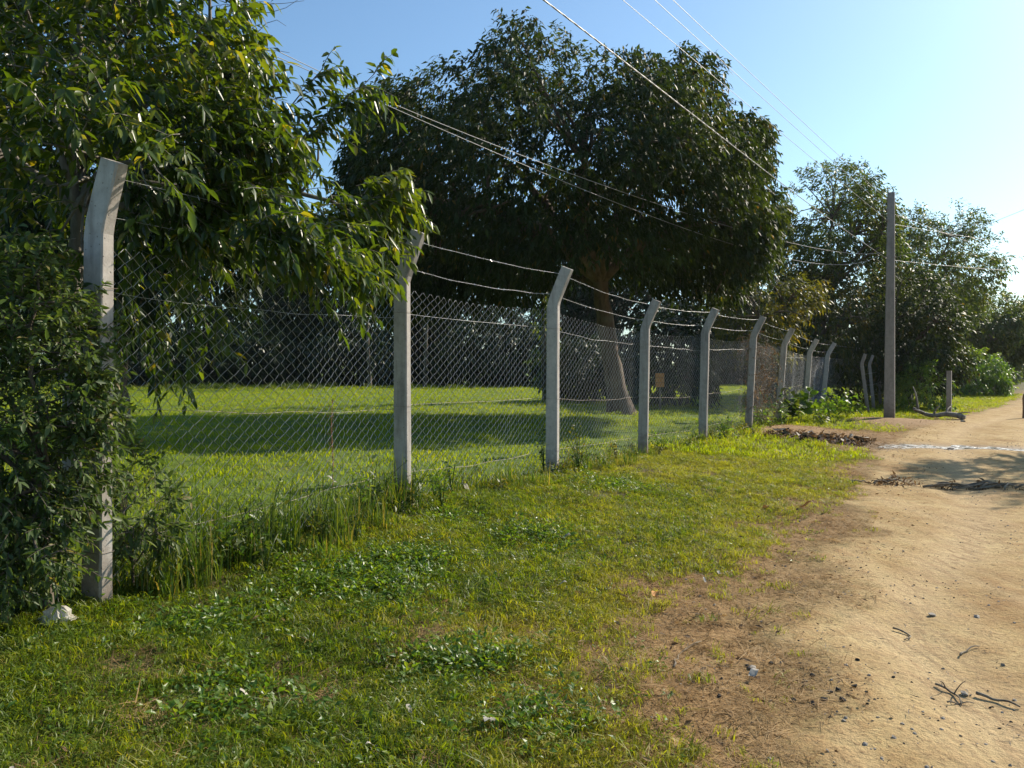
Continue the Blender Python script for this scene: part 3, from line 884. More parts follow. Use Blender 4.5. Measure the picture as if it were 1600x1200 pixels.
def leaf_objects(root, lv, m, mat, droop, name='leaf'):
    """each of the picked leaves an object of its own; five shared meshes"""
    import mathutils
    vs = []
    for k in range(5):
        V, F = leaf_mesh(np.zeros((1, 3)), np.array([[1., 0, 0]]), np.array([[0, 0, 1.]]), 1.0, 1.0, 0.0, LEAF_HI)
        V[:, 2] -= droop * V[:, 0] ** 2 * (.7 + .15 * k)
        vs.append(make_mesh('leaf', V, [F], [mat], dict(tint=np.full(len(V), (k + .5) / 5)), True))
    inv = root.matrix_basis.inverted()
    for i in np.where(m)[0]:
        a = lv['a'][i]
        s = unit(np.cross(lv['n'][i], a))
        nn = np.cross(a, s)
        o = bpy.data.objects.new(name, vs[min(4, int(lv['t'][i] * 5))])
        C.objects.link(o)
        o.parent = root
        L, W = lv['L'][i], lv['W'][i]
        mt = mathutils.Matrix([(a[j] * L, s[j] * W, nn[j] * L * .8, lv['p'][i][j]) for j in range(3)] + [(0, 0, 0, 1)])
        o.matrix_basis = inv @ mt


mk = pick_large(lv, 300)
crown_object(near, {k: v[~mk] for k, v in lv.items()}, M['leaf_near'], LEAF_HI, .18)['kind'] = 'stuff'
leaf_objects(near, lv, mk, M['leaf_near'], .18)

# ---------------- leafy bush at the left edge
BB = P(70, 900, 4.25)
BB[2] = H(BB[0], BB[1])
bush = thing('leafy_bush', BB.tolist(), 'leafy small-leaved bush at the left edge, crowding the thick near post', 'bush')
q1, c1 = profile_points([(-170, 480, 900), (-80, 400, 920), (0, 390, 930), (60, 385, 925), (100, 405, 850), (122, 450, 800), (140, 560, 770), (152, 590, 700)], 4.2, .38, 1500, .22, .30, .3, 140)
q2, _ = profile_points([(-60, 720, 940), (0, 720, 960), (60, 760, 930), (100, 800, 900)], 4.0, .2, 90, .22, .36, .3, 141)
pts = np.concatenate([q1, q2])
lv, tw = sprays(pts, unit(pts - c1) + rng.normal(0, .5, pts.shape) + np.array([0, 0, .35]),   .17 * rng.uniform(.6, 1.3, len(pts)), 13, .054, .38, .35, .2, 1.1)
dead = []
for q in pts[rng.choice(len(pts), 26, False)]:
    e = q + rng.normal(0, .16, 3) + np.array([.04, -.1, .05])
    dead.append(bez(q, (q + e) / 2 + rng.normal(0, .04, 3), e, 4))
tw = np.concatenate([tw, np.array(dead)])
wood(bush, BB, P(70, 760, 4.25), pts[rng.choice(len(pts), 14, False)], .03, .006, M['bark'], 90, pts, True, 6, extra_tw=tw, tw_r=.0028)
mk = pick_large(lv, 300)
crown_object(bush, {k: v[~mk] for k, v in lv.items()}, M['leaf_bush'], LEAF_HI, .12)['kind'] = 'stuff'
leaf_objects(bush, lv, mk, M['leaf_bush'], .12)

BB = P(205, 890, 4.75)
BB[2] = H(BB[0], BB[1])
bush = thing('small_shrub', BB.tolist(), 'small dark leafy shrub just right of the thick near post', 'bush')
q1, c1 = profile_points([(165, 760, 860), (185, 700, 890), (215, 690, 895), (245, 720, 880), (262, 790, 860)], 4.75, .18, 150, .18, .34, .3, 142)
lv, tw = sprays(q1, unit(q1 - c1) + rng.normal(0, .5, q1.shape) + np.array([0, 0, .4]), .14, 9, .065, .34, .35, .2, 1.1)
wood(bush, BB, BB + np.array([0, 0, .15]), q1[rng.choice(len(q1), 9, False)], .012, .003, M['bark'], 30, q1, True, 5, extra_tw=tw, tw_r=.0025)
mk = pick_large(lv, 120)
crown_object(bush, {k: v[~mk] for k, v in lv.items()}, M['leaf_bush'], LEAF_HI, .12)['kind'] = 'stuff'
leaf_objects(bush, lv, mk, M['leaf_bush'], .12)


# ------------------------------------------------------------------ fence
def chamfer_loop(wn, wu, c=.010):
    a, b = wn / 2, wu / 2
    return np.array([(-a + c, -b), (a - c, -b), (a, -b + c), (a, b - c), (a - c, b), (-a + c, b), (-a, b - c), (-a, -b + c)])


def post_mesh(base, n2, hv, arm=(.20, .43), wn=.155, wu=.078, lean=(0, 0), rough=.004):
    """bent concrete post. n2 = 2-D direction towards the road"""
    n3 = np.array([n2[0], n2[1], 0.])
    u3 = np.array([-n2[1], n2[0], 0.])
    prof = [(-.25, 0, 1.0), (0, 0, 1.0), (hv * .33, 0, .98), (hv * .66, 0, .97), (hv - .02, 0, .95)]
    if arm is not None:
        prof += [(hv + .05, .018, .94), (hv + arm[1] * .55, arm[0] * .52, .90), (hv + arm[1], arm[0], .86)]
    lp = chamfer_loop(wn, wu)
    rings = []
    for k, (z, off, s) in enumerate(prof):
        ctr = np.array(base) + n3 * (off + lean[0] * max(z, 0)) + u3 * (lean[1] * max(z, 0)) + np.array([0, 0, z])
        tilt = 0
        if arm is not None and k >= 6: tilt = -arm[0] / math.hypot(*arm)
        elif arm is not None and k == 5: tilt = -.25
        r = ctr + n3 * (lp[:, :1] * s * (1 if tilt == 0 else .95)) + u3 * (lp[:, 1:] * s) + np.array([0, 0, 1.]) * (lp[:, :1] * s * tilt)
        rings.append(r + rng.normal(0, rough * .4, r.shape))
    V = np.concatenate(rings)
    k = len(lp)
    i = np.arange(len(V)).reshape(-1, k)
    q = np.stack([i[:-1], np.roll(i[:-1], -1, 1), np.roll(i[1:], -1, 1), i[1:]], -1).reshape(-1, 4)
    return V, [q, i[-1][None, :], i[0][None, ::-1]]


fen = [  # x, y, z of the foot; height of the straight part; lean
    (-2.36, 4.47, .17, 2.10, (.035, -.01), (.13, .37), .17, .085), (-1.0, 7.2, .24, 2.07, (0, 0), None, 0, 0), (.49, 9.59, .22, 2.07, (.005, 0), None, 0, 0),
    (2.1, 12.65, .13, 2.04, (.015, 0), None, 0, 0), (3.6, 14.9, .11, 2.10, (.02, 0), None, 0, 0), (5.3, 17.7, .20, 2.05, (.05, 0), None, 0, 0), (7.04, 20.9, .08, 2.08, (.07, 0), None, 0, 0),
    (9.1, 24.5, .15, 1.86, (.06, 0), None, 0, 0), (11.0, 28.0, .15, 1.86, (.09, 0), None, 0, 0), (13.7, 32.0, .15, 1.90, (.06, 0), None, 0, 0)]
fence = thing('chain_link_fence', (-1.0, 7.2, .2), 'chain link fence on concrete posts with bent tops and barbed wire along the grassy verge', 'fence')
nodes = []
for i, (x, y, z, hv, lean, arm, wn, wu) in enumerate(fen):
    j0, j1 = max(i - 1, 0), min(i + 1, len(fen) - 1)
    u = unit(np.array([fen[j1][0] - fen[j0][0], fen[j1][1] - fen[j0][1]]))
    n2 = np.array([u[1], -u[0]])
    a = arm or (.19, .43)
    V, F = post_mesh((x, y, z), n2, hv, a, wn or .155, wu or .078, lean)
    link('post', make_mesh('post', V, F, [M['concrete']]), fence)
    nodes.append(dict(b=np.array([x, y, z]), n=np.array([n2[0], n2[1], 0]), hv=hv, lean=lean, arm=a, wn=(wn or .155)))


def on_post(nd, h, off=None):
    """a point on the road face of a post at height h"""
    hv, a = nd['hv'], nd['arm']
    o = -(nd['wn'] / 2 * .96 + .004)
    x = nd['lean'][0] * h
    if h > hv: x += (h - hv) / a[1] * a[0]
    return nd['b'] + nd['n'] * (x + o) + np.array([0, 0, h])


# the fence carries on to the left, past the near post
nd0 = dict(nodes[0])
nd0['b'] = np.array([-4.55, .2, .16])
chain = nodes


def chain_link(a, b, pitch=.08, r=.0019, h0=.10, h1=None, sag=.0):
    """woven diamond mesh between two posts: zigzag wires side by side"""
    A0, B0 = on_post(a, h0), on_post(b, h0)
    A1, B1 = on_post(a, a['hv'] - .05), on_post(b, b['hv'] - .05)
    ln = np.linalg.norm((B0 - A0)[:2])
    nw = max(2, int(round(ln / (pitch * .66))))
    nseg = int(round((a['hv'] - .05 - h0) / (pitch / 2)))
    kx = np.arange(nw)[:, None]
    ks = np.arange(nseg + 1)[None]
    par = (kx + ks) % 2
    U = (kx + np.where(par == 0, .04, .96)) / nw
    Vv = np.broadcast_to(ks / nseg, U.shape)
    nvec = unit(np.cross(B0 - A0, np.array([0, 0, 1.])))
    wav = .035 * np.sin(U * math.pi) * (vnoise(U * 5, Vv * 3, None, int(ln * 100) % 97) - .4) * 2
    bottom = A0 * (1 - U[..., None]) + B0 * U[..., None]
    topp = A1 * (1 - U[..., None]) + B1 * U[..., None]
    topp = topp - np.array([0, 0, 1.]) * (sag * 4 * U * (1 - U))[..., None]
    pts = bottom * (1 - Vv[..., None]) + topp * Vv[..., None]
    pts = pts + nvec * (wav + np.where(par == 0, .003, -.003))[..., None]
    pts = pts + rng.normal(0, .0022, pts.shape)
    return tubes(pts, r, 3)


def wire(a, b, ha, hb, sag, r=.0022, wob=.012, m=26, sd=0):
    A, B = on_post(a, ha), on_post(b, hb)
    A = A - a['n'] * .008
    B = B - b['n'] * .008
    t = np.linspace(0, 1, m)
    p = A * (1 - t[:, None]) + B * t[:, None]
    p[:, 2] -= sag * 4 * t * (1 - t)
    p[1:-1, 2] += (vnoise(t[1:-1] * 7 + sd, t[1:-1] * 0, None, sd) - .5) * wob * 2
    p[1:-1] += (vnoise(t[1:-1] * 6 + sd, t[1:-1] * 0, None, sd + 3)[:, None] - .5) * a['n'] * wob * 1.5
    return p


for i in range(len(chain) - 1):
    a, b = chain[i], chain[i + 1]
    V, F = chain_link(a, b, .083, (.0026, .0023, .0018, .0014)[min(i, 3)], .06, sag=.05 if i != 4 else .09)
    o = link('chain_link_mesh', make_mesh('chain_link_mesh', V, F, [M['galv']]), fence)
    o['kind'] = 'stuff'
    # barbed strands on the bent tops
    for k, fr in enumerate((.30, .86)):
        p = wire(a, b, a['hv'] + a['arm'][1] * fr, b['hv'] + b['arm'][1] * fr, .02 + .03 * rng.uniform(), sd=i * 5 + k, wob=.006)
        parts = [tubes(p[None], .0018, 4)]
        ln = np.linalg.norm(p[-1] - p[0])
        nb = int(ln / .14)
        tt = (np.arange(nb) + .5) / nb * (len(p) - 1)
        i0 = tt.astype(int)
        q = p[i0] + (p[np.minimum(i0 + 1, len(p) - 1)] - p[i0]) * (tt - i0)[:, None]
        for s in range(2):
            dv = unit(rng.normal(0, 1, (nb, 3)) + np.array([0, 0, .3]))
            parts.append(tubes(np.stack([q - dv * .016, q + dv * .016], 1), .0014, 3))
        V, F = join(parts)
        link('barbed_wire', make_mesh('barbed_wire', V, F, [M['galv_bright']]), fence)
    for k, h in enumerate((1.78, .93, .30)):
        h0 = 1.12 if (i == 0 and k == 1) else h
        p = wire(a, b, h0, h + rng.uniform(-.05, .05), .025 * rng.uniform(.2, 1.6), sd=60 + i * 5 + k, wob=.010)
        V, F = tubes(p[None], .0016, 4)
        link('tension_wire', make_mesh('tension_wire', V, F, [M['galv_bright'] if k < 1 else M['rust']]), fence)
    # wire ties round the post
    if True:
        for h in (1.78, .93, .30):
            ctr = a['b'] + a['n'] * a['lean'][0] * h + np.array([0, 0, h])
            lp = chamfer_loop(a['wn'] + .008, (fen[i][7] or .078) + .008)
            u3 = np.array([-a['n'][1], a['n'][0], 0])
            ring = ctr + a['n'] * lp[:, :1] + u3 * lp[:, 1:]
            ring = np.concatenate([ring, ring[:1]])
            ring[:, 2] += np.linspace(0, .012, len(ring))
            V, F = tubes(ring[None], .0016, 3)
            link('wire_tie', make_mesh('wire_tie', V, F, [M['rust']]), fence)

# old leaning posts next to the pole
old = thing('old_fence', (12.0, 26.3, H(12.0, 26.3)), 'old fence of leaning concrete posts beside the tall pole', 'fence')
on = []
for (px, d, hh, ln_, bent) in [(1357, 26.2, 1.62, (-.13, .02), 1), (1366, 28.2, 1.6, (-.10, 0), 1), (1376, 30.2, 1.6, (-.05, .03), 1), (1399, 31.4, 1.6, (-.06, 0), 0), (1413, 33, 1.5, (-.1, 0), 0), (1426, 35, 1.55, (-.06, 0), 0)]:
    x = (px - 800) / FPX * d
    z = float(H(x, d))
    V, F = post_mesh((x, d, z), np.array([.87, -.49]), hh, (.15, .34) if bent else None, .11, .07, ln_)
    link('post', make_mesh('post', V, F, [M['concrete_dark']]), old)
    on.append(np.array([x, d, z]) + np.array([.87, -.49, 0]) * ln_[0] * 1.0)
for h in (.5, .9, 1.3):
    pl = np.array([p + np.array([.06 - .05 * h, -.06, h + rng.uniform(-.03, .03)]) for p in on])
    V, F = tubes(pl[None], .003, 3)
    link('fence_wire', make_mesh('fence_wire', V, F, [M['galv']]), old)

# stub post right of the pole
sx, sy = (1483 - 800) / FPX * 25.5, 25.5
sz = float(H(sx, sy))
V, F = post_mesh((sx, sy, sz), np.array([.8, -.6]), 1.5, None, .15, .13, (0, 0))
tag(link('stub_post', make_mesh('stub_post', V, F, [M['concrete_dark']])), 'short straight concrete post standing alone on the grass right of the tall pole', 'post')


# ------------------------------------------------------------------ poles and cables
def pole(name, x, y, top, w0, w1, label, holes=True):
    z = float(H(x, y))
    root = thing(name, (x, y, z), label, 'utility pole', 'utility poles')
    rings = []
    zs = np.linspace(-.3, top - z, 10)
    ang = R(-29)
    for zz in zs:
        f = (zz + .3) / (top - z + .3)
        a = w0 + (w1 - w0) * f
        lp = chamfer_loop(a * 1.12, a * .72, .016)
        c, s = math.cos(ang), math.sin(ang)
        rings.append(np.stack([x + lp[:, 0] * c - lp[:, 1] * s, y + lp[:, 0] * s + lp[:, 1] * c, np.full(len(lp), z + zz)], -1))
    V = np.concatenate(rings)
    i = np.arange(len(V)).reshape(-1, 8)
    q = np.stack([i[:-1], np.roll(i[:-1], -1, 1), np.roll(i[1:], -1, 1), i[1:]], -1).reshape(-1, 4)
    link('shaft', make_mesh('shaft', V, [q, i[-1][None], i[0][None, ::-1]], [M['concrete_dark']]), root)
    return root


PX, PY = (1390 - 800) / FPX * 23.0, 23.0
PTOP = CAM_Z + (HOR - 302) / FPX * 23.0
main = pole('utility_pole', PX, PY, PTOP, .27, .17, 'tall plain concrete utility pole standing at the edge of the dirt road')


def insulator(root, p):
    prof = [(0, .012), (.02, .03), (.035, .022), (.05, .034), (.07, .02), (.09, .024), (.1, .005)]
    pts = np.array([[p + np.array([0, 0, z]) for z, _ in prof]])
    V, F = tubes(pts, np.array([[r for _, r in prof]]), 8)
    link('insulator', make_mesh('insulator', V, F, [M['stone']], None, True), root)


for dz in (.22, .5, .8):
    insulator(main, np.array([PX - .13, PY - .04, PTOP - dz - .05]))
zb = CAM_Z + (HOR - 402) / FPX * 23
V, F = tubes(np.array([[[PX - .2, PY + .06, zb], [PX - .11, PY, zb], [PX + .12, PY - .05, zb]]]), .018, 6, True)
link('cable_clamp', make_mesh('cable_clamp', V, F, [M['rust']]), main)

fp = pole('utility_pole', (1536 - 800) / FPX * 52, 52.0, CAM_Z + (HOR - 452) / FPX * 52, .26, .18, 'farther concrete pole by the grassy verge under the roadside tree')
fp2 = pole('utility_pole', (1484 - 800) / FPX * 38, 38.0, CAM_Z + (HOR - 442) / FPX * 38, .24, .18, 'pole half hidden behind the tall feathery tree and the stub post')


def cable(pts, r, label, group, mat='cable', name='power_cable', m=40):
    pts = np.array(pts)
    t = np.linspace(0, 1, len(pts))
    # quadratic / cubic fit keeps the curve smooth
    deg = min(3, len(pts) - 1)
    tt = np.linspace(0, 1, m)
    c = np.stack([np.polyval(np.polyfit(t, pts[:, k], deg), tt) for k in range(3)], -1)
    V, F = tubes(c[None], r, 5)
    return tag(link(name, make_mesh(name, V, F, [M[mat]], None, True)), label, 'cable', group)


def span(a, b, sag, m=5):
    t = np.linspace(0, 1, m)[:, None]
    p = np.asarray(a) * (1 - t) + np.asarray(b) * t
    p[:, 2] -= (sag * 4 * t * (1 - t))[:, 0]
    return p


def beyond(a, b, k):
    a, b = np.asarray(a), np.asarray(b)
    return b + (b - a) * k


# heavy twisted bundle from the pole up and over the viewer
att = np.array([PX - .18, PY, zb])
e1 = P(840, -2, 7.6)
mid1 = P(1115, 208, 12.2)
dirb = unit(e1 - att)
far_end = e1 + np.array([-6.5, -8.0, .75])
tb = np.linspace(0, 1, 60)
ctrl = [att, mid1, e1, far_end]
cb = np.array(ctrl)
dcum = np.concatenate([[0], np.cumsum(np.linalg.norm(np.diff(cb, axis=0), axis=1))])
dcum /= dcum[-1]
tt = np.linspace(0, 1, 260)
core = np.stack([np.polyval(np.polyfit(dcum, cb[:, k], 3), tt) for k in range(3)], -1)
bundle = thing('cable_bundle', att.tolist(), 'thick pale twisted cable bundle crossing the sky toward the tall pole', 'cable', 'overhead cables')
for k in range(3):
    ph = tt * 260 + k * 2.094
    T = unit(np.gradient(core, axis=0))
    A = unit(np.cross(T, [0, 0, 1.]))
    B = np.cross(T, A)
    c = core + .005 * (A * np.cos(ph)[:, None] + B * np.sin(ph)[:, None])
    V, F = tubes(c[None], .0045, 5)
    link('strand', make_mesh('strand', V, F, [M['cable']], None, True), bundle)

# two slack service cables running to the left
cable([P(1384, 400, 23), P(1310, 407, 21.6), P(1230, 402, 20), P(1150, 387, 18.6), P(1000, 337, 16.2), P(770, 237, 13.2), P(575, 150, 11.2), P(430, 92, 10)], .0052, 'lower of two slack pale cables running left in front of the dark tree', 'overhead cables')
cable([P(1384, 396, 23), P(1330, 391, 21.8), P(1250, 384, 20.2), P(1150, 362, 18.4), P(1000, 312, 16), P(830, 249, 13.6), P(600, 154, 11.2), P(450, 92, 10)], .0052, 'upper of two slack pale cables running left in front of the dark tree', 'overhead cables')
# three bare conductors to the pole top
for (x0, dz, lab) in ((978, .80, 'lowest of the three thin lines rising from the pole top across the sky'), (1027, .5, 'middle of the three thin lines rising from the pole top across the sky'), (1055, .22, 'uppermost of the three thin lines rising from the pole top across the sky')):
    a = np.array([PX - .13, PY - .04, PTOP - dz])
    b = P(x0, 0, 11.8)
    e = beyond(a, b, 1.3)
    p = span(a, e, .10)
    b_now = p[2]
    cable(p, .0045, lab, 'overhead cables', 'cable_black')
# lines leaving the pole to the right
for (y0, x1, y1, d1, lab) in ((404, 1660, 302, 19, 'thin line rising from the tall pole towards the upper right edge'), (351, 1660, 390, 31, 'upper thin line dropping from the tall pole to the right edge'),
                              (335, 1660, 428, 34, 'middle thin line dropping from the tall pole to the right edge'), (407, 1660, 427, 30, 'lowest thin line leaving the tall pole to the right edge')):
    cable(span(P(1394, y0, 23), P(x1, y1, d1), .06), .005, lab, 'overhead cables', 'cable_black')

# wooden post just entering the picture at the right edge
wx, wy = 1602.5, 24.6
x = (wx - 800) / FPX * wy
z = float(H(x, wy))
tp = np.array([[[x, wy, z - .2], [x + .01, wy, z + .3], [x - .01, wy, z + .62], [x, wy, z + .75]]])
V, F = tubes(tp, np.array([[.085, .08, .075, .06]]), 9, True)
V += (vnoise(V[:, 0] * 20, V[:, 1] * 20, V[:, 2] * 8, 4)[:, None] - .5) * .03
tag(link('wooden_post', make_mesh('wooden_post', V, F, [M['wood_post']])), 'weathered brown wooden post cut off by the right edge of the photo', 'post')

# orange board seen beyond the mesh, right of the fourth post
c = P(1031, 594, 23.5)
root = thing('orange_board', (c[0], c[1], float(H(c[0], c[1]))), 'small orange-brown board on a stake beyond the fence, right of the fourth post', 'board')


def box(c, s, rz=0, bev=.0):
    c = np.asarray(c, float)
    s = np.asarray(s, float) / 2
    V = np.array([[sx, sy, sz] for sx in (-1, 1) for sy in (-1, 1) for sz in (-1, 1)]) * s
    cc, ss = math.cos(rz), math.sin(rz)
    V = np.stack([V[:, 0] * cc - V[:, 1] * ss, V[:, 0] * ss + V[:, 1] * cc, V[:, 2]], -1) + c
    return V, [np.array([[0, 1, 3, 2], [4, 6, 7, 5], [0, 4, 5, 1], [2, 3, 7, 6], [0, 2, 6, 4], [1, 5, 7, 3]])]


for k in range(3):
    V, F = box(c + np.array([0, 0, -.14 + .14 * k]), (.27, .03, .132), R(12))
    link('plank', make_mesh('plank', V, F, [M['orange']]), root)
V, F = box((c[0] + .02, c[1] + .05, (c[2] + H(c[0], c[1])) / 2), (.05, .05, c[2] - H(c[0], c[1]) + .3), R(12))
link('stake', make_mesh('stake', V, F, [M['dead_wood']]), root)


# ------------------------------------------------------------------ grass and other ground cover (geometry-node instances)
def blade_clump(name, n, h, wdt, spread, lean, mat, flat=0.0, seg=2):
    V, F3, F4, T = [], [], [], []
    for k in range(n):
        r, a = spread * math.sqrt(random.random()), random.random() * 6.283
        b = np.array([r * math.cos(a), r * math.sin(a), -.005])
        az = random.random() * 6.283
        d = np.array([math.cos(az), math.sin(az), 0])
        s = np.array([-d[1], d[0], 0])
        hh = h * random.uniform(.45, 1.15)
        le = lean * random.uniform(.3, 1.4)
        wd = wdt * random.uniform(.7, 1.3)
        up = np.array([0, 0, 1.])
        m1 = b + up * hh * .55 * (1 - flat) + d * hh * (.16 * le + .5 * flat)
        m2 = b + up * hh * (.92 - .25 * min(le, 2)) * (1 - flat) + d * hh * (.62 * le + .95 * flat) + up * .006 * flat
        o = len(V)
        V += [b - s * wd * .5, b + s * wd * .5, m1 - s * wd * .45, m1 + s * wd * .45, m2]
        F4.append((o, o + 1, o + 3, o + 2))
        F3.append((o + 2, o + 3, o + 4))
        T += [random.random()] * 5
    return make_mesh(name, np.array(V), [np.array(F4), np.array(F3)], [mat], dict(tint=np.array(T)), True)


def rosette(name, n, L, W, mat, tilt=.35, st=.03):
    p = np.zeros((n, 3))
    az = np.arange(n) * 2.4 + rng.normal(0, .3, n)
    rr = rng.uniform(.0, st * 2, n)
    p[:, 0], p[:, 1] = np.cos(az) * rr, np.sin(az) * rr
    p[:, 2] = rng.uniform(.01, st * 2, n)
    a = np.stack([np.cos(az), np.sin(az), rng.uniform(.1, 1.0, n) * tilt * 2], -1)
    V, F = leaf_mesh(p, a, np.tile([0, 0, 1.], (n, 1)) + rng.normal(0, .3, (n, 3)), L * rng.uniform(.6, 1.2, n), W * rng.uniform(.7, 1.2, n), .3, LEAF_MID)
    return make_mesh(name, V, [F], [mat], dict(tint=np.repeat(rng.uniform(0, 1, n), 5)))


def litter_mesh(name, n, L, W, mat, spread):
    az = rng.uniform(0, 6.283, n)
    p = np.stack([rng.uniform(-spread, spread, n), rng.uniform(-spread, spread, n), rng.uniform(.004, .014, n)], -1)
    a = np.stack([np.cos(az), np.sin(az), rng.normal(0, .15, n)], -1)
    V, F = leaf_mesh(p, a, np.tile([0, 0, 1.], (n, 1)) + rng.normal(0, .4, (n, 3)), L * rng.uniform(.5, 1.3, n), W * rng.uniform(.6, 1.3, n), -.1, LEAF_MID)
    return make_mesh(name, V, [F], [mat], dict(tint=np.repeat(rng.uniform(0, 1, n), 5)))


def pebble_mesh(name, r, mat):
    import bmesh
    bm = bmesh.new()
    bmesh.ops.create_icosphere(bm, subdivisions=1, radius=r)
    for v in bm.verts:
        v.co *= random.uniform(.65, 1.25)
        v.co.z *= .6
    me = bpy.data.meshes.new(name)
    bm.to_mesh(me)
    bm.free()
    me.materials.append(mat)
    return me


def scatter(name, pts, variants, probs, smin, smax, tiltsd=.12, kind='stuff', zoff=0.0):
    """one stuff object: points carrying instances of the variant meshes"""
    n = len(pts)
    rot = np.stack([rng.normal(0, tiltsd, n), rng.normal(0, tiltsd, n), rng.uniform(0, 6.283, n)], -1)
    scl = rng.uniform(smin, smax, n)
    vi = rng.choice(len(variants), n, p=np.array(probs) / np.sum(probs)).astype(np.int32)
    me = make_mesh(name, pts + np.array([0, 0, zoff]), [], [], dict(rot=rot, scl=scl, vi=vi))
    ob = link(name, me)
    ob['kind'] = kind
    ng = bpy.data.node_groups.new(name, 'GeometryNodeTree')
    ng.interface.new_socket('Geometry', in_out='INPUT', socket_type='NodeSocketGeometry')
    ng.interface.new_socket('Geometry', in_out='OUTPUT', socket_type='NodeSocketGeometry')
    gi, go = ng.nodes.new('NodeGroupInput'), ng.nodes.new('NodeGroupOutput')
    ip = ng.nodes.new('GeometryNodeInstanceOnPoints')
    jn = ng.nodes.new('GeometryNodeJoinGeometry')
    for vm in reversed(variants):
        src = bpy.data.objects.new(name + '_piece', vm)
        oi = ng.nodes.new('GeometryNodeObjectInfo')
        oi.inputs['Object'].default_value = src
        g2 = ng.nodes.new('GeometryNodeGeometryToInstance')
        ng.links.new(oi.outputs['Geometry'], g2.inputs[0])
        ng.links.new(g2.outputs[0], jn.inputs[0])

    def na(nm, ty):
        a = ng.nodes.new('GeometryNodeInputNamedAttribute')
        a.data_type = ty
        a.inputs['Name'].default_value = nm
        return a.outputs['Attribute']
    ng.links.new(gi.outputs[0], ip.inputs['Points'])
    ng.links.new(jn.outputs[0], ip.inputs['Instance'])
    ip.inputs['Pick Instance'].default_value = True
    ng.links.new(na('vi', 'INT'), ip.inputs['Instance Index'])
    er = ng.nodes.new('FunctionNodeEulerToRotation')
    ng.links.new(na('rot', 'FLOAT_VECTOR'), er.inputs[0])
    ng.links.new(er.outputs[0], ip.inputs['Rotation'])
    ng.links.new(na('scl', 'FLOAT'), ip.inputs['Scale'])
    ng.links.new(ip.outputs[0], go.inputs[0])
    md = ob.modifiers.new('scatter', 'NODES')
    md.node_group = ng
    return ob


def sample(n, y0, y1, x0f, x1f, power=1.0):
    """points with depth y in [y0,y1] (denser near if power>1), x between functions of y, inside a generous view wedge"""
    y = y0 + (y1 - y0) * rng.uniform(0, 1, n) ** power
    a = np.maximum(x0f(y), -.70 * y - 1.6)
    b = np.minimum(x1f(y), .70 * y + 1.6)
    x = a + (b - a) * rng.uniform(0, 1, n)
    # weight by the width so the density stays even
    wgt = np.clip((b - a), 0, None)
    keep = rng.uniform(0, 1, n) < wgt / max(wgt.max(), 1e-6)
    return x[keep], y[keep]


def place(x, y):
    return np.stack([x, y, H(x, y)], -1)


gA = [blade_clump('grass_blades', 30, .075, .0050, .085, 1.3, M['grass']) for _ in range(4)]
gB = [blade_clump('grass_blades', 20, .10, .0062, .08, 2.2, M['grass'], flat=.3) for _ in range(3)]
gG = [blade_clump('grass_blades', 26, .085, .0056, .085, 1.5, M['grass_lush']) for _ in range(3)] + [blade_clump('grass_blades', 18, .11, .0062, .08, 2.2, M['grass_lush'], flat=.3) for _ in range(2)]
gL = [blade_clump('lawn_blades', 34, .065, .0065, .13, 1.0, M['lawn']) for _ in range(4)]
gS = [blade_clump('straw_blades', 16, .10, .0034, .09, 1.2, M['straw'], flat=.85) for _ in range(3)]
gR = [rosette('rosette', 9, .05, .022, M['leaf_bright']) for _ in range(2)]

# verge in front of the fence
x, y = sample(92000, .9, 13, lambda y: Xf(y) - .3, lambda y: Xr(y) + .9, 1.55)
rd, br, dr = masks(x, y)
edge = 1 - sstep(-.7, .35, x - Xr(y) + (fbm(x * 1.1, y * 1.1, 68) - .5) * 1.5)
g = np.clip(1.05 - 1.3 * rd - .45 * dr - 1.1 * br, 0, 1) * (.03 + .97 * edge) * np.clip(-.5 + 2.6 * fbm(x * 2.2, y * 2.2, 61), .08, 1.2)
k = rng.uniform(0, 1, len(x)) < g
lush = (rng.uniform(0, 1, len(x)) < np.clip(1.1 - 1.4 * dr - .12 * (y - 3) + (fbm(x * .9, y * .9, 67) - .5) * 1.2, .05, .95)) & k
k &= ~lush
scatter('lush_verge_grass', place(x[lush], y[lush]), gG + gR, [4, 4, 4, 1.6, 1.6, .9, .9], .38, .92, .3)
scatter('verge_grass', place(x[k], y[k]), gA + gB + gR, [4, 4, 4, 4, 2.2, 2.2, 2.2, .5, .5], .35, .88, .3)
x, y = sample(16000, 13, 48, lambda y: Xf(y) - .3, lambda y: Xr(y) + .6, 1.3)
rd, br, dr = masks(x, y)
g = np.clip(1.05 - 1.5 * rd - .6 * dr - 1.3 * br, 0, 1) * (.4 + .9 * fbm(x * 1.0, y * 1.0, 62))
k = rng.uniform(0, 1, len(x)) < g
scatter('far_verge_grass', place(x[k], y[k]), gL + gB, [2, 2, 2, 2, 1, 1, 1], .9, 1.8, .25)
# patches of low broad-leaved creepers in the verge
cx_ = np.array([(-1.05, 5.1, .42), (-.75, 5.6, .3), (-1.7, 4.3, .3), (.2, 6.6, .35), (-.3, 4.0, .28), (1.2, 9.2, .4), (-1.2, 3.4, .3), (.1, 3.3, .25), (-.55, 6.9, .3)])
pk = cx_[rng.choice(len(cx_), 1500, p=[.3, .12, .1, .1, .08, .1, .08, .06, .06])]
x, y = pk[:, 0] + rng.normal(0, 1, 1500) * pk[:, 2] * .6, pk[:, 1] + rng.normal(0, 1, 1500) * pk[:, 2] * .6
k = x > Xf(y)
scatter('ground_cover', place(x[k], y[k]), [rosette('creeper_leaves', 8, .05, .024, M['leaf_bright'], .6, .035) for _ in range(3)], [1, 1, 1], .5, 1.15, .3)
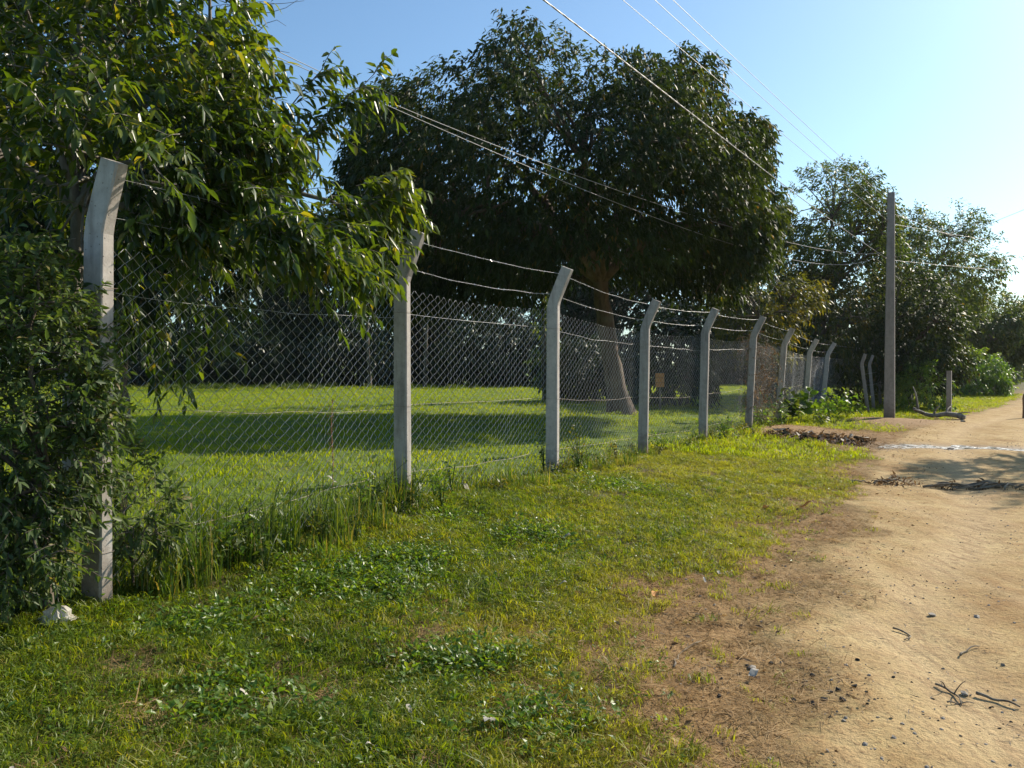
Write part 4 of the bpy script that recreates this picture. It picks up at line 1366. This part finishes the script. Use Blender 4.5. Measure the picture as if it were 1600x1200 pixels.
# straw and dead bits
x, y = sample(44000, .9, 20, lambda y: Xf(y) - .2, lambda y: Xr(y) + 1.6, 1.6)
rd, br, dr = masks(x, y)
g = np.clip(.42 + .8 * dr + .15 * np.exp(-((rd - .4) / .35) ** 2) - .8 * rd, 0, 1) * (.15 + 1.2 * fbm(x * 1.8, y * 1.8, 63))
k = rng.uniform(0, 1, len(x)) < g
scatter('dry_grass', place(x[k], y[k]), gS, [1, 1, 1], .5, 1.2, .15)
# lawn inside
x, y = sample(34000, 4.5, 50, lambda y: -.62 * y - 2, lambda y: Xf(y) - .05, 1.35)
scatter('lawn_grass', place(x, y), gL, [1] * 4, .8, 1.7, .2)
x, y = sample(1500, 38, 50, lambda y: -.6 * y - 2, lambda y: -.1 * y + 9, 1.0)
k = (fbm(x * .35, y * .35, 69) > .5) & (y > 43 - 8 * fbm(x * .2, y * 0, 70))
scatter('lawn_edge_weeds', place(x[k], y[k]), [blade_clump('weed_blades', 30, .30, .02, .25, 1.2, M['leaf_dark_blade']) for _ in range(2)] + [rosette('weed_leaves', 14, .22, .08, M['leaf_mid'])], [1, 1, 1], .6, 1.4, .2)
# verge on the other side of the road
x, y = sample(3500, 10, 60, lambda y: Xr(y) + 6.6 + .06 * y, lambda y: Xr(y) + 12 + .06 * y, 1.2)
if len(x): scatter('opposite_verge_grass', place(x, y), gL + gB, [1] * 7, 1.0, 2.0, .2)

# loose litter: leaves, twig bits, grit
lt = [litter_mesh('litter_pieces', 5, .045, .018, M['leaf_dry'], .12) for _ in range(3)]
x, y = sample(2600, 1.5, 22, lambda y: Xf(y), lambda y: Xr(y) + 1.2, 1.5)
rd, br, dr = masks(x, y)
k = rng.uniform(0, 1, len(x)) < np.clip(.25 + dr * .7 + br * 1.2, 0, 1) * (.2 + fbm(x * 2, y * 2, 64))
scatter('leaf_litter', place(x[k], y[k]), lt, [1, 1, 1], .5, 1.2, .2)
tb_ = [litter_mesh('twig_bits', 4, .05, .004, M['dead_wood'], .14) for _ in range(3)]
x, y = sample(5200, 1.5, 22, lambda y: Xr(y) - 1.0, lambda y: Xr(y) + 6, 1.4)
k = rng.uniform(0, 1, len(x)) < (.2 + 1.1 * sstep(.42, .68, fbm(x * 1.2, y * 1.2, 65)))
scatter('twig_debris', place(x[k], y[k]), tb_, [1, 1, 1], .4, 1.3, .1)
pb = [pebble_mesh('grit_pieces', .010, M['stone']), pebble_mesh('grit_pieces', .007, M['charcoal']), pebble_mesh('grit_pieces', .006, M['stone'])]
x, y = sample(12000, 1.5, 20, lambda y: Xr(y) - .6, lambda y: Xr(y) + 6, 1.7)
k = rng.uniform(0, 1, len(x)) < (.08 + 1.2 * sstep(.46, .68, fbm(x * 1.1, y * 1.1, 66)))
scatter('gravel', place(x[k], y[k]), pb, [1, 1.2, 1], .35, 1.3, .5)

# ------------------------------------------------------------------ tufts and weeds along the fence foot
def tuft(x, y, h, n, label, spread=.09, lean=1.0, dryness=.0, group='tall grass tufts along the fence foot'):
    z = float(H(x, y))
    base = np.array([x, y, z])
    r = spread * np.sqrt(rng.uniform(0, 1, n))
    a = rng.uniform(0, 6.283, n)
    b = base + np.stack([r * np.cos(a), r * np.sin(a), np.full(n, -.02)], -1)
    az = rng.uniform(0, 6.283, n)
    d = np.stack([np.cos(az), np.sin(az), np.zeros(n)], -1)
    s = np.stack([-d[:, 1], d[:, 0], np.zeros(n)], -1)
    hh = h * rng.uniform(.35, 1.1, n)[:, None]
    le = (lean * rng.uniform(.1, 1.0, n) ** 1.5)[:, None]
    wd = (rng.uniform(.004, .009, n))[:, None]
    up = np.array([0, 0, 1.])
    V = []
    for t, wf in ((0, .8), (.35, 1), (.7, .75), (1, 0)):
        c = b + up * hh * (t - .28 * le * t ** 2.5) + d * hh * le * .6 * t ** 2
        if wf: V += [c - s * wd * wf / 2, c + s * wd * wf / 2]
        else: V += [c]
    V = np.stack(V, 1)
    o = (np.arange(n) * 7)[:, None]
    F4 = np.concatenate([o + np.array([0, 1, 3, 2]), o + np.array([2, 3, 5, 4])])
    F3 = o + np.array([4, 5, 6])
    t = np.clip(rng.uniform(0, .9, n) + dryness * rng.uniform(0, 1, n), 0, 1)
    me = make_mesh('grass_tuft', V.reshape(-1, 3), [F4, F3], [M['tuft']], dict(tint=np.repeat(t, 7)))
    return tag(link('grass_tuft', me), label, 'grass tuft', group)


tuft(*P(285, 770, 5.35)[:2], .75, 90, 'tall sparse grass tuft in front of the mesh, nearest the thick post', .16, .8)
tuft(*P(330, 775, 5.5)[:2], .55, 70, 'second tall grass tuft right of the thick post, before the mesh', .14, .9)
tuft(*P(445, 830, 5.6)[:2], .52, 110, 'thick bright grass tuft halfway between the first two posts', .11, .7)
tuft(*P(535, 800, 6.2)[:2], .42, 80, 'upright grass tuft just left of the second post', .1, .6, .2)
LB = 'small green grass tuft at the foot of the chain link fence'
for i in range(64):
    yy = 4.7 + 11.5 * rng.uniform() ** 1.7
    tuft(Xf(yy) + rng.normal(.12, .18), yy, rng.uniform(.16, .34) * (1.45 if yy < 7.4 else 1), 46, LB, .10, 1.25, .35)


def weed(x, y, h, r, n, label, mat='leaf_bright', L=.07, Wr=.5, name='weed', group='leafy weeds along the fence foot', leafobjs=0, k=7):
    z = float(H(x, y))
    base = np.array([x, y, z])
    root = thing(name, base.tolist(), label, 'weed', group)
    tips = base + np.stack([rng.normal(0, r, n), rng.normal(0, r, n), h * rng.uniform(.4, 1.0, n)], -1)
    t = np.linspace(0, 1, 5)[None, :, None]
    ctl = base + (tips - base) * np.array([.3, .3, .7])
    st = (1 - t) ** 2 * base + 2 * t * (1 - t) * ctl[:, None] + t * t * tips[:, None]
    V, F = tubes(st, np.broadcast_to(np.linspace(.004, .0015, 5), (n, 5)), 4)
    link('stems', make_mesh('stems', V, F, [M['leaf_mid']], dict(tint=np.full(len(V), .5))), root)
    p0 = st[:, 1]
    lv, _ = sprays(p0, (tips - p0), np.linalg.norm(tips - p0, axis=1), k, L, Wr, .2, .05, 1.2)
    mk = np.zeros(len(lv['p']), bool)
    if leafobjs:
        mk = pick_large(lv, leafobjs)
        leaf_objects(root, lv, mk, M[mat], .15)
    if (~mk).any():
        crown_object(root, {a: b[~mk] for a, b in lv.items()}, M[mat], LEAF_MID, .15, 'foliage')
    return root


WL = 'low leafy weed clump at the foot of the chain link fence'
for i in range(40):
    yy = rng.uniform(4.7, 20.5)
    weed(Xf(yy) + rng.normal(.05, .18), yy, rng.uniform(.12, .34) * (1.3 if yy < 8 else 1), .10, 8, WL, ['leaf_bright', 'leaf_mid', 'leaf_olive'][i % 3], rng.uniform(.04, .07), .42)
for i in range(16):
    yy = rng.uniform(4.75, 7.3)
    weed(Xf(yy) + rng.normal(.12, .12), yy, rng.uniform(.3, .55), .12, 9, 'tall leafy weed in the thicket between the first two posts', ['leaf_bright', 'leaf_mid', 'leaf_bush'][i % 3], rng.uniform(.05, .085), .36, group='tall weeds between the first two posts')
for i in range(10):
    yy = rng.uniform(4.8, 7.1)
    tuft(Xf(yy) + rng.normal(.1, .12), yy, rng.uniform(.4, .62), 60, 'tall wispy grass tuft in the thicket between the first two posts', .12, .9, .25, 'tall grass between the first two posts')
for i in range(14):
    yy = rng.uniform(19, 31)
    weed(Xf(yy) + rng.normal(.3, .5), yy, rng.uniform(.4, .9), .22, 11, 'leafy weed among the far fence posts near the tall pole', ['leaf_bright', 'leaf_mid', 'leaf_olive'][i % 3], rng.uniform(.1, .15), .45, group='weeds among the far posts')
# climbing weeds at the third and fourth posts
weed(*P(905, 740, 9.9)[:2], .75, .14, 12, 'brownish-green tangled climber right of the third post', 'leaf_olive', .05, .5)
weed(*P(850, 745, 9.45)[:2], .65, .07, 7, 'dark creeper climbing the left side of the third post', 'leaf_mid', .05, .5)
weed(*P(1030, 720, 12.5)[:2], .5, .16, 9, 'leafy creeper at the fourth post foot', 'leaf_bright', .06, .5)
weed(*P(1135, 690, 15.6)[:2], .6, .3, 16, 'green weed clump between the fifth and sixth posts', 'leaf_bright', .08, .5)
# broad-leaved plants behind the heap
weed(*P(1236, 668, 20.4)[:2], .95, .22, 9, 'big-leaved plant by the seventh post, behind the dark heap', 'leaf_mid', .24, .75, 'broad_leaf_plant', 'broad-leaved plants by the far posts', 40, 5)
weed(*P(1252, 650, 21.2)[:2], 1.15, .22, 8, 'tallest yellow-green big-leaved plant right of the seventh post', 'leaf_bright', .27, .75, 'broad_leaf_plant', 'broad-leaved plants by the far posts', 40, 5)
weed(*P(1290, 660, 21.8)[:2], .7, .4, 14, 'spreading bright leafy plant below the ninth post', 'leaf_bright', .17, .6, 'broad_leaf_plant', 'broad-leaved plants by the far posts', 60, 6)
weed(*P(1325, 655, 22.8)[:2], .85, .35, 13, 'bright leafy plant left of the tall pole', 'leaf_bright', .18, .6, 'broad_leaf_plant', 'broad-leaved plants by the far posts', 60, 6)
weed(*P(1190, 680, 18.6)[:2], .5, .25, 12, 'leafy weed between the sixth and seventh posts', 'leaf_bright', .1, .5)

# dry brown tangle hanging on the sixth post
b6 = nodes[5]
root = thing('dry_vine', (b6['b'] + b6['n'] * .1).tolist(), 'dry brown vine tangle smothering the sixth and seventh posts', 'vine')
c6, c7 = on_post(nodes[5], 1.5), on_post(nodes[6], 1.4)
n = 280
u = rng.uniform(-.06, .8, n)[:, None] ** 1.0
ctr = c6 * (1 - u) + c7 * u + np.stack([np.zeros(n), np.zeros(n), rng.uniform(-1.1, .85, n) - .35 * u[:, 0]], -1) + rng.normal(0, .08, (n, 3))
loops = []
for q in ctr:
    t = np.linspace(0, rng.uniform(2, 6), 12)
    ax = unit(rng.normal(0, 1, 3))
    bx = unit(np.cross(ax, rng.normal(0, 1, 3)))
    rr = rng.uniform(.08, .25)
    loops.append(q + rr * (np.cos(t)[:, None] * ax + np.sin(t)[:, None] * bx) + np.linspace(0, 1, 12)[:, None] * np.array([0, 0, -rng.uniform(0, .35)]))
V, F = tubes(np.array(loops), .0035, 3)
link('stems', make_mesh('stems', V, F, [M['dead_wood']]), root)
lv, _ = sprays(np.array(loops)[:, 4], rng.normal(0, 1, (n, 3)), .2, 9, .05, .4, .7, .3)
crown_object(root, lv, M['leaf_dry'], LEAF_LO, .2, 'withered_leaves')

# reddish dead stalk in the first bay
a = P(518, 745, 6.6)
a[2] = float(H(a[0], a[1]))
root = thing('dead_stalk', a.tolist(), 'single reddish dried weed stalk behind the mesh left of the second post', 'weed')
tp = np.array([a, a + [.01, 0, .5], a + [-.005, 0, .8], a + [.01, 0, 1.02]])
V, F = tubes(tp[None], np.array([[.005, .004, .004, .002]]), 5)
m_red = simple_mat('dried_stalk', (.26, .10, .05), (.40, .20, .10), 30, .8)
link('stem', make_mesh('stem', V, F, [m_red]), root)
q = a + np.array([0, 0, 1.]) * rng.uniform(.5, 1.02, (46, 1))
lv, _ = sprays(q, rng.normal(0, 1, q.shape) + np.array([0, 0, .8]), .03, 4, .02, .4, .2, .1)
crown_object(root, lv, M['leaf_dry'], LEAF_LO, 0, 'seed_head')


# ------------------------------------------------------------------ heap, branches, rubbish
def stick(p0, p1, r, label, bend=.08, cat='stick', group=None, name='stick', mat='dead_wood', forks=0, lift=.012):
    p0, p1 = np.array(p0, float), np.array(p1, float)
    ln = np.linalg.norm(p1 - p0)
    t = np.linspace(0, 1, 9)
    pt = p0 + (p1 - p0) * t[:, None]
    side = unit(np.array([-(p1 - p0)[1], (p1 - p0)[0]]))
    pt = pt + side * (np.sin(t * math.pi) * bend * ln + rng.normal(0, .012 * ln, 9))[:, None]
    z = H(pt[:, 0], pt[:, 1]) + r * .7 + lift * np.abs(np.sin(t * 5 + 1))
    p3 = np.concatenate([pt, z[:, None]], 1)
    parts = [tubes(p3[None], np.linspace(r, r * .45, 9)[None], 6, True)]
    for k in range(forks):
        i = 2 + (k * 2) % 6
        e = p3[i] + np.array([*(side * (1 if k % 2 else -1) * ln * rng.uniform(.1, .25) + unit(p1 - p0) * ln * .15), rng.uniform(.02, .1)])
        f = bez(p3[i], (p3[i] + e) / 2 + [0, 0, .02], e, 5)
        parts.append(tubes(f[None], np.linspace(r * .6, r * .2, 5)[None], 5, True))
    V, F = join(parts)
    return tag(link(name, make_mesh(name, V, F, [M[mat]], None, True)), label, cat, group)


def g2(px, py, h=0.0):
    d = (CAM_Z - h) * FPX / (py - HOR)
    return ((px - 800) / FPX * d, d)


stick(g2(232, 1172, .1), g2(298, 1132, .1), .007, 'pale curved stick lying in the grass at the bottom left', .15)
stick(g2(1055, 1055), g2(1100, 1005), .006, 'thin stick on the bare patch at the grass edge', .1, group='sticks on the dirt road')
stick(g2(1465, 1068), g2(1508, 1098), .006, 'forked twig on the road near the right edge', .15, forks=2, group='sticks on the dirt road')
stick(g2(1530, 1085), g2(1600, 1105), .008, 'dark twig touching the right edge of the road', .05, group='sticks on the dirt road')
stick(g2(1485, 1096), g2(1528, 1096), .004, 'thin pale twig lying flat beside the forked twig', .05, group='sticks on the dirt road')
stick(g2(1400, 980), g2(1418, 998), .006, 'short curved dark twig on the middle of the road', .3, group='sticks on the dirt road')
stick(g2(1505, 1025), g2(1533, 1012), .006, 'short dark twig above the forked twig', .1, group='sticks on the dirt road')
stick(g2(585, 1005, .08), g2(600, 1035, .08), .008, 'dark short stick stuck in the verge grass', .1, group='sticks on the dirt road')

# piles of palm-like debris across the road
for (cx, cy, L, n, label) in [(1530, 762, 1.5, 20, 'long pile of dark broken twigs across the road before the shadow'), (1388, 757, .5, 8, 'small pile of dark twigs on the road, left of the long pile')]:
    gx0, gy0 = g2(cx, cy)
    root = thing('twig_pile', (gx0, gy0, float(H(gx0, gy0))), label, 'twig pile', 'twig piles on the road')
    for k in range(n):
        o = rng.normal(0, 1, 2) * np.array([L * .33, .09])
        az = rng.normal(0, .25)
        hl = rng.uniform(.1, .3) * (L / 1.5) ** .5
        p0 = np.array([gx0 + o[0] - hl * math.cos(az), gy0 + o[1] - hl * math.sin(az)])
        p1 = np.array([gx0 + o[0] + hl * math.cos(az), gy0 + o[1] + hl * math.sin(az)])
        t = np.linspace(0, 1, 6)
        p = p0 + (p1 - p0) * t[:, None]
        p = np.concatenate([p, (H(p[:, 0], p[:, 1]) + .02 + .07 * rng.uniform() * np.sin(t * 3.1))[:, None]], 1) + rng.normal(0, .008, (6, 3))
        V, F = tubes(p[None], np.linspace(.014, .005, 6)[None] * rng.uniform(.6, 1.3), 5, True)
        link('twig', make_mesh('twig', V, F, [M['dead_wood']], None, True), root)
    q = np.stack([gx0 + rng.normal(0, L * .3, 26), gy0 + rng.normal(0, .1, 26), np.zeros(26)], -1)
    q[:, 2] = H(q[:, 0], q[:, 1]) + rng.uniform(.01, .08, 26)
    lv, _ = sprays(q, rng.normal(0, 1, q.shape) * [1, 1, .3], .12, 5, .1, .25, .2, .2)
    crown_object(root, lv, M['leaf_dry'], LEAF_MID, .1, 'dry_leaves')

# dark rubbish heap at the seventh post
hx, hy = g2(1250, 682, .12)
root = thing('leaf_heap', (hx, hy, float(H(hx, hy))), 'dark heap of dead leaves and rubbish at the foot of the seventh post', 'leaf heap')
ng_ = 22
uu = np.linspace(-1, 1, ng_)
UX, UY = np.meshgrid(uu, uu, indexing='ij')
hxg, hyg = hx + .3 + UX * 1.05, hy - .1 + UY * .6
hz = H(hxg, hyg) - .03 +   .14 * np.clip(1 - UX ** 2 - UY ** 2, 0, 1) ** .8 * (.5 + fbm(hxg * 3, hyg * 3, 70))
ih = np.arange(ng_ * ng_).reshape(ng_, ng_)
qh = np.stack([ih[:-1, :-1], ih[1:, :-1], ih[1:, 1:], ih[:-1, 1:]], -1).reshape(-1, 4)
M['mulch'] = simple_mat('dark_mulch', (.03, .02, .015), (.11, .065, .04), 22, .9, .8, .03)
link('mound', make_mesh('mound', np.stack([hxg, hyg, hz], -1).reshape(-1, 3), [qh], [M['mulch']], None, True), root)
n = 420
a_ = rng.uniform(0, 6.283, n)
r_ = np.sqrt(rng.uniform(0, 1.3, n))
q = np.stack([hx + .3 + np.cos(a_) * r_ * 1.05, hy - .1 + np.sin(a_) * r_ * .6, np.zeros(n)], -1)
q[:, 2] = H(q[:, 0], q[:, 1]) +   .02 + .12 * np.clip(1 - r_ ** 2, 0, 1) * rng.uniform(.6, 1.3, n)
lv, _ = sprays(q, rng.normal(0, 1, q.shape) * [1, 1, .4], .08, 3, .12, .42, .1, .1)
o = crown_object(root, lv, M['leaf_dry'], LEAF_MID, .1, 'dead_leaves')
o['kind'] = 'stuff'
q = np.stack([hx + rng.uniform(-.5, 1.7, 16), hy + rng.uniform(-.7, .4, 16), np.zeros(16)], -1)
for k in range(16):
    s_ = rng.uniform(.05, .12)
    z0 = float(H(q[k, 0], q[k, 1])) + .05 + .1 * rng.uniform()
    gxx = np.array([[i, j] for i in (-1, 0, 1) for j in (-1, 0, 1)]) * s_
    V = np.stack([q[k, 0] + gxx[:, 0] * rng.uniform(.6, 1.6), q[k, 1] + gxx[:, 1], z0 + rng.normal(0, .03, 9)], -1)
    F = np.array([[0, 3, 4, 1], [1, 4, 5, 2], [3, 6, 7, 4], [4, 7, 8, 5]])
    link('paper_scrap', make_mesh('paper_scrap', V, [F], [M['paper'] if k % 3 else M['charcoal']]), root)

# fallen branch by the pole
root_p = [P(1427, 632, 24.6), P(1445, 640, 24.4), P(1460, 645, 24.2), P(1478, 642, 24.1), P(1495, 648, 24.0), P(1508, 655, 23.8)]
bp = np.array(root_p)
bp[:, 2] = H(bp[:, 0], bp[:, 1]) + np.array([.30, .14, .08, .16, .12, .05])
root = thing('fallen_branch', bp[2].tolist(), 'thick fallen grey branch lying below the stub post', 'branch')
t = np.linspace(0, 1, 24)
cb2 = np.stack([np.interp(t, np.linspace(0, 1, 6), bp[:, k]) for k in range(3)], -1)
cb2[1:-1] = (cb2[:-2] + cb2[1:-1] * 2 + cb2[2:]) / 4
V, F = tubes(cb2[None], np.linspace(.05, .085, 24)[None], 8, True)
link('limb', make_mesh('limb', V, F, [M['bark_grey']], None, True), root)
for k, (i, e) in enumerate([(2, (-.12, .1, .75)), (9, (.12, -.1, .3)), (14, (.25, .2, .22)), (18, (.3, -.25, .1)), (5, (-.5, -.3, .15))]):
    b = bez(cb2[i], cb2[i] + np.array(e) * [.2, .2, .7], cb2[i] + np.array(e), 7)
    V, F = tubes(b[None], np.linspace(.04, .015, 7)[None], 6, True)
    link('side_limb', make_mesh('side_limb', V, F, [M['bark_grey']], None, True), root)

M['pale_leaf'] = M['paper']


def crumple(name, x, y, sx, sy, sz, mat, label, cat, group=None, seed=0, tint=.6, n=14):
    """crumpled hollow sheet: a closed, folded shape"""
    z0 = float(H(x, y))
    a = np.linspace(0, 2 * math.pi, n, endpoint=False)
    b = np.linspace(.02, math.pi - .02, 9)
    AA, BB_ = np.meshgrid(a, b, indexing='ij')
    rr = .6 + .9 * vnoise(np.cos(AA) * 2.2 * np.sin(BB_) + 5, np.sin(AA) * 2.2 * np.sin(BB_) + 5, np.cos(BB_) * 2.2 + seed, seed)
    rr = np.abs(rr + rng.normal(0, .07, rr.shape))
    V = np.stack([x + rr * np.cos(AA) * np.sin(BB_) * sx, y + rr * np.sin(AA) * np.sin(BB_) * sy, z0 + sz * .75 + rr * np.cos(BB_) * sz], -1)
    i = np.arange(n * 9).reshape(n, 9)
    q = np.stack([i, np.roll(i, -1, 0)], 0)
    qq = np.stack([i[:, :-1], np.roll(i, -1, 0)[:, :-1], np.roll(i, -1, 0)[:, 1:], i[:, 1:]], -1).reshape(-1, 4)
    me = make_mesh(name, V.reshape(-1, 3), [qq], [mat], dict(tint=np.clip(tint + rng.normal(0, .2, n * 9), 0, 1)))
    return tag(link(name, me), label, cat, group)


bx_, by_ = g2(84, 985, .14)
crumple('plastic_bag', bx_, by_, .085, .05, .05, M['plastic'], 'crumpled whitish plastic bag lying in the grass beside the thick near post', 'plastic bag', None, 3, .6, 22)


def scrap(px, py, s, label, mat='paper', h=.1, cat='paper scrap', name='paper_scrap', up=.5, group='pale scraps lying in the verge grass', asp=.5):
    x, y = g2(px, py, h)
    z = float(H(x, y))
    az = rng.uniform(0, 6.283)
    u = np.linspace(-.5, .5, 6)
    v = np.linspace(-.5, .5, 4)
    U, Vv = np.meshgrid(u, v, indexing='ij')
    wv = (1 - (2 * np.abs(U)) ** 2.5) * asp
    lx, ly = U * s, Vv * s * wv
    lz = s * (.30 * U * up * 2 + .6 * Vv ** 2 * wv + .12 * np.sin(U * 7)) + rng.normal(0, .02 * s, U.shape)
    c, sn = math.cos(az), math.sin(az)
    V = np.stack([x + lx * c - ly * sn, y + lx * sn + ly * c, z + .035 + s * .2 * up + lz], -1).reshape(-1, 3)
    i = np.arange(24).reshape(6, 4)
    q = np.stack([i[:-1, :-1], i[1:, :-1], i[1:, 1:], i[:-1, 1:]], -1).reshape(-1, 4)
    return tag(link(name, make_mesh(name, V, [q], [M[mat]], dict(tint=np.full(24, .7)), True)), label, cat, group)


scrap(765, 1130, .10, 'greyish-white torn scrap in the bottom middle of the verge', 'plastic', .06)
scrap(380, 1088, .06, 'small upright whitish dry leaf in the lower left grass', 'paper', .1, 'dry leaf', 'dry_leaf', 1.2)
scrap(638, 1105, .045, 'small white dry leaf near the bottom, left of the torn scrap', 'paper', .08, 'dry leaf', 'dry_leaf', 1.0)
scrap(728, 772, .12, 'white plastic scrap in the grass between the second and third posts', 'plastic', .22, up=1.2)
scrap(518, 768, .11, 'whitish withered leaf cluster by the grass left of the second post', 'plastic', .24, 'dry leaf', 'dry_leaf', 1.0)
scrap(878, 902, .07, 'short pale dry leaf in the middle of the sunny verge', 'paper', .1, 'dry leaf', 'dry_leaf', .6)
scrap(885, 832, .08, 'round pale scrap on the upper verge below the third post', 'paper', .15, up=.6, asp=.9)
scrap(330, 965, .07, 'thin pale leaf blade in the grass right of the plastic bag', 'paper', .12, 'dry leaf', 'dry_leaf', .8)
scrap(1025, 928, .07, 'orange-tan dry leaf at the grass edge beside the dirt', 'orange', .05, 'dry leaf', 'dry_leaf', .4, asp=.7)
scrap(965, 975, .06, 'small whitish dry leaf near the bare patch', 'paper', .05, 'dry leaf', 'dry_leaf', .9)
scrap(1262, 796, .18, 'curled brown dead leaf at the edge between grass and road', 'leaf_dry', .02, 'dry leaf', 'dry_leaf', .5, asp=.6)
scrap(1198, 792, .12, 'curled pale dead leaf on the verge left of the brown one', 'leaf_dry', .04, 'dry leaf', 'dry_leaf', .5, asp=.6)
scrap(1180, 1060, .08, 'dry pale leaf lying on the dirt near the charcoal', 'paper', .02, 'dry leaf', 'dry_leaf', .3, asp=.5)
# many pale dry leaves too alike to tell apart
for i in range(44):
    yy = 2.6 + 9 * rng.uniform() ** 1.4
    xx = rng.uniform(max(Xf(yy) + .2, -.66 * yy), Xr(yy) + .2)
    px = 800 + FPX * xx / yy
    py = HOR + FPX * (CAM_Z - .1) / yy
    scrap(px, py, rng.uniform(.025, .055), 'small fallen leaf lying in the verge grass', ['paper', 'leaf_dry', 'leaf_dry', 'leaf_dry'][i % 4], .1, 'fallen leaf', 'fallen_leaf', rng.uniform(.2, 1), 'small fallen leaves in the verge grass', rng.uniform(.25, .5))

# charcoal lumps of an old fire on the dirt
ch = [pebble_mesh('charcoal_lump', .022, M['charcoal']) for _ in range(4)]
spots = [(1160, 1055), (1172, 1045), (1182, 1058), (1255, 1042), (1290, 1098), (1320, 1100), (1340, 1078), (1345, 1034), (1265, 1068), (1130, 1068), (1125, 1092), (1178, 1132), (1225, 1060), (1310, 1090),
         (1300, 1085), (1358, 1086), (1275, 1104), (1250, 1005), (1208, 1040), (1330, 1092), (1378, 1096), (1270, 1060), (1262, 1075), (1315, 1082), (1240, 1098), (1400, 1060)]
for i, (px, py) in enumerate(spots):
    x, y = g2(px + rng.normal(0, 2), py)
    o = bpy.data.objects.new('charcoal_lump', ch[i % 4])
    C.objects.link(o)
    s = rng.uniform(.25, .8)
    o.location = (x, y, float(H(x, y)) + .006 * s)
    o.rotation_euler = (rng.normal(0, .3), rng.normal(0, .3), rng.uniform(0, 6.28))
    o.scale = (s, s * rng.uniform(.7, 1.2), s)
    tag(o, 'small black charcoal lump scattered on the sandy dirt by the road edge', 'charcoal', 'charcoal lumps of an old fire')
st = [pebble_mesh('stone', .03, M['stone']) for _ in range(3)]
for i, (px, py, lab) in enumerate([(1512, 1082, 'flat grey stone on the road beside the forked twig'), (1460, 962, 'small stone on the road left of the ruts'), (1530, 965, 'small stone by the ruts near the right edge'), (1176, 1048, 'pale stone among the charcoal lumps'),
                                   (1390, 655, 'pale stone at the foot of the tall pole'), (1505, 660, 'pale stone at the end of the fallen branch'), (1486, 700, 'dark stone at the lip of the puddle')]):
    x, y = g2(px, py)
    o = bpy.data.objects.new('stone', st[i % 3])
    C.objects.link(o)
    s = rng.uniform(.6, .9) * (2.6 if py < 720 else 1)
    o.location = (x, y, float(H(x, y)) + .008 * s)
    o.rotation_euler = (0, 0, rng.uniform(0, 6.28))
    o.scale = (s, s, s * .8)
    tag(o, lab, 'stone', 'stones on the road')

# ------------------------------------------------------------------ the hazy air
m, nt_, out_ = new_mat('haze_air')
pv = N(nt_, 'ShaderNodeVolumePrincipled')
pv.inputs['Color'].default_value = (.84, .91, 1.0, 1)
pv.inputs['Density'].default_value = 0.0002
pv.inputs['Anisotropy'].default_value = .3
nt_.links.new(pv.outputs[0], out_.inputs['Volume'])
zlo, zhi = float(gz.min()) - 1.0, max(float(gz.max()) + 3, 16.0)
V, F = box(((xs[0] + xs[-1]) / 2, (ys[0] + ys[-1]) / 2, (zlo + zhi) / 2), (xs[-1] - xs[0] + 6, ys[-1] - ys[0] + 6, zhi - zlo))
tag(link('haze', make_mesh('haze', V, F, [m])), kind='stuff')
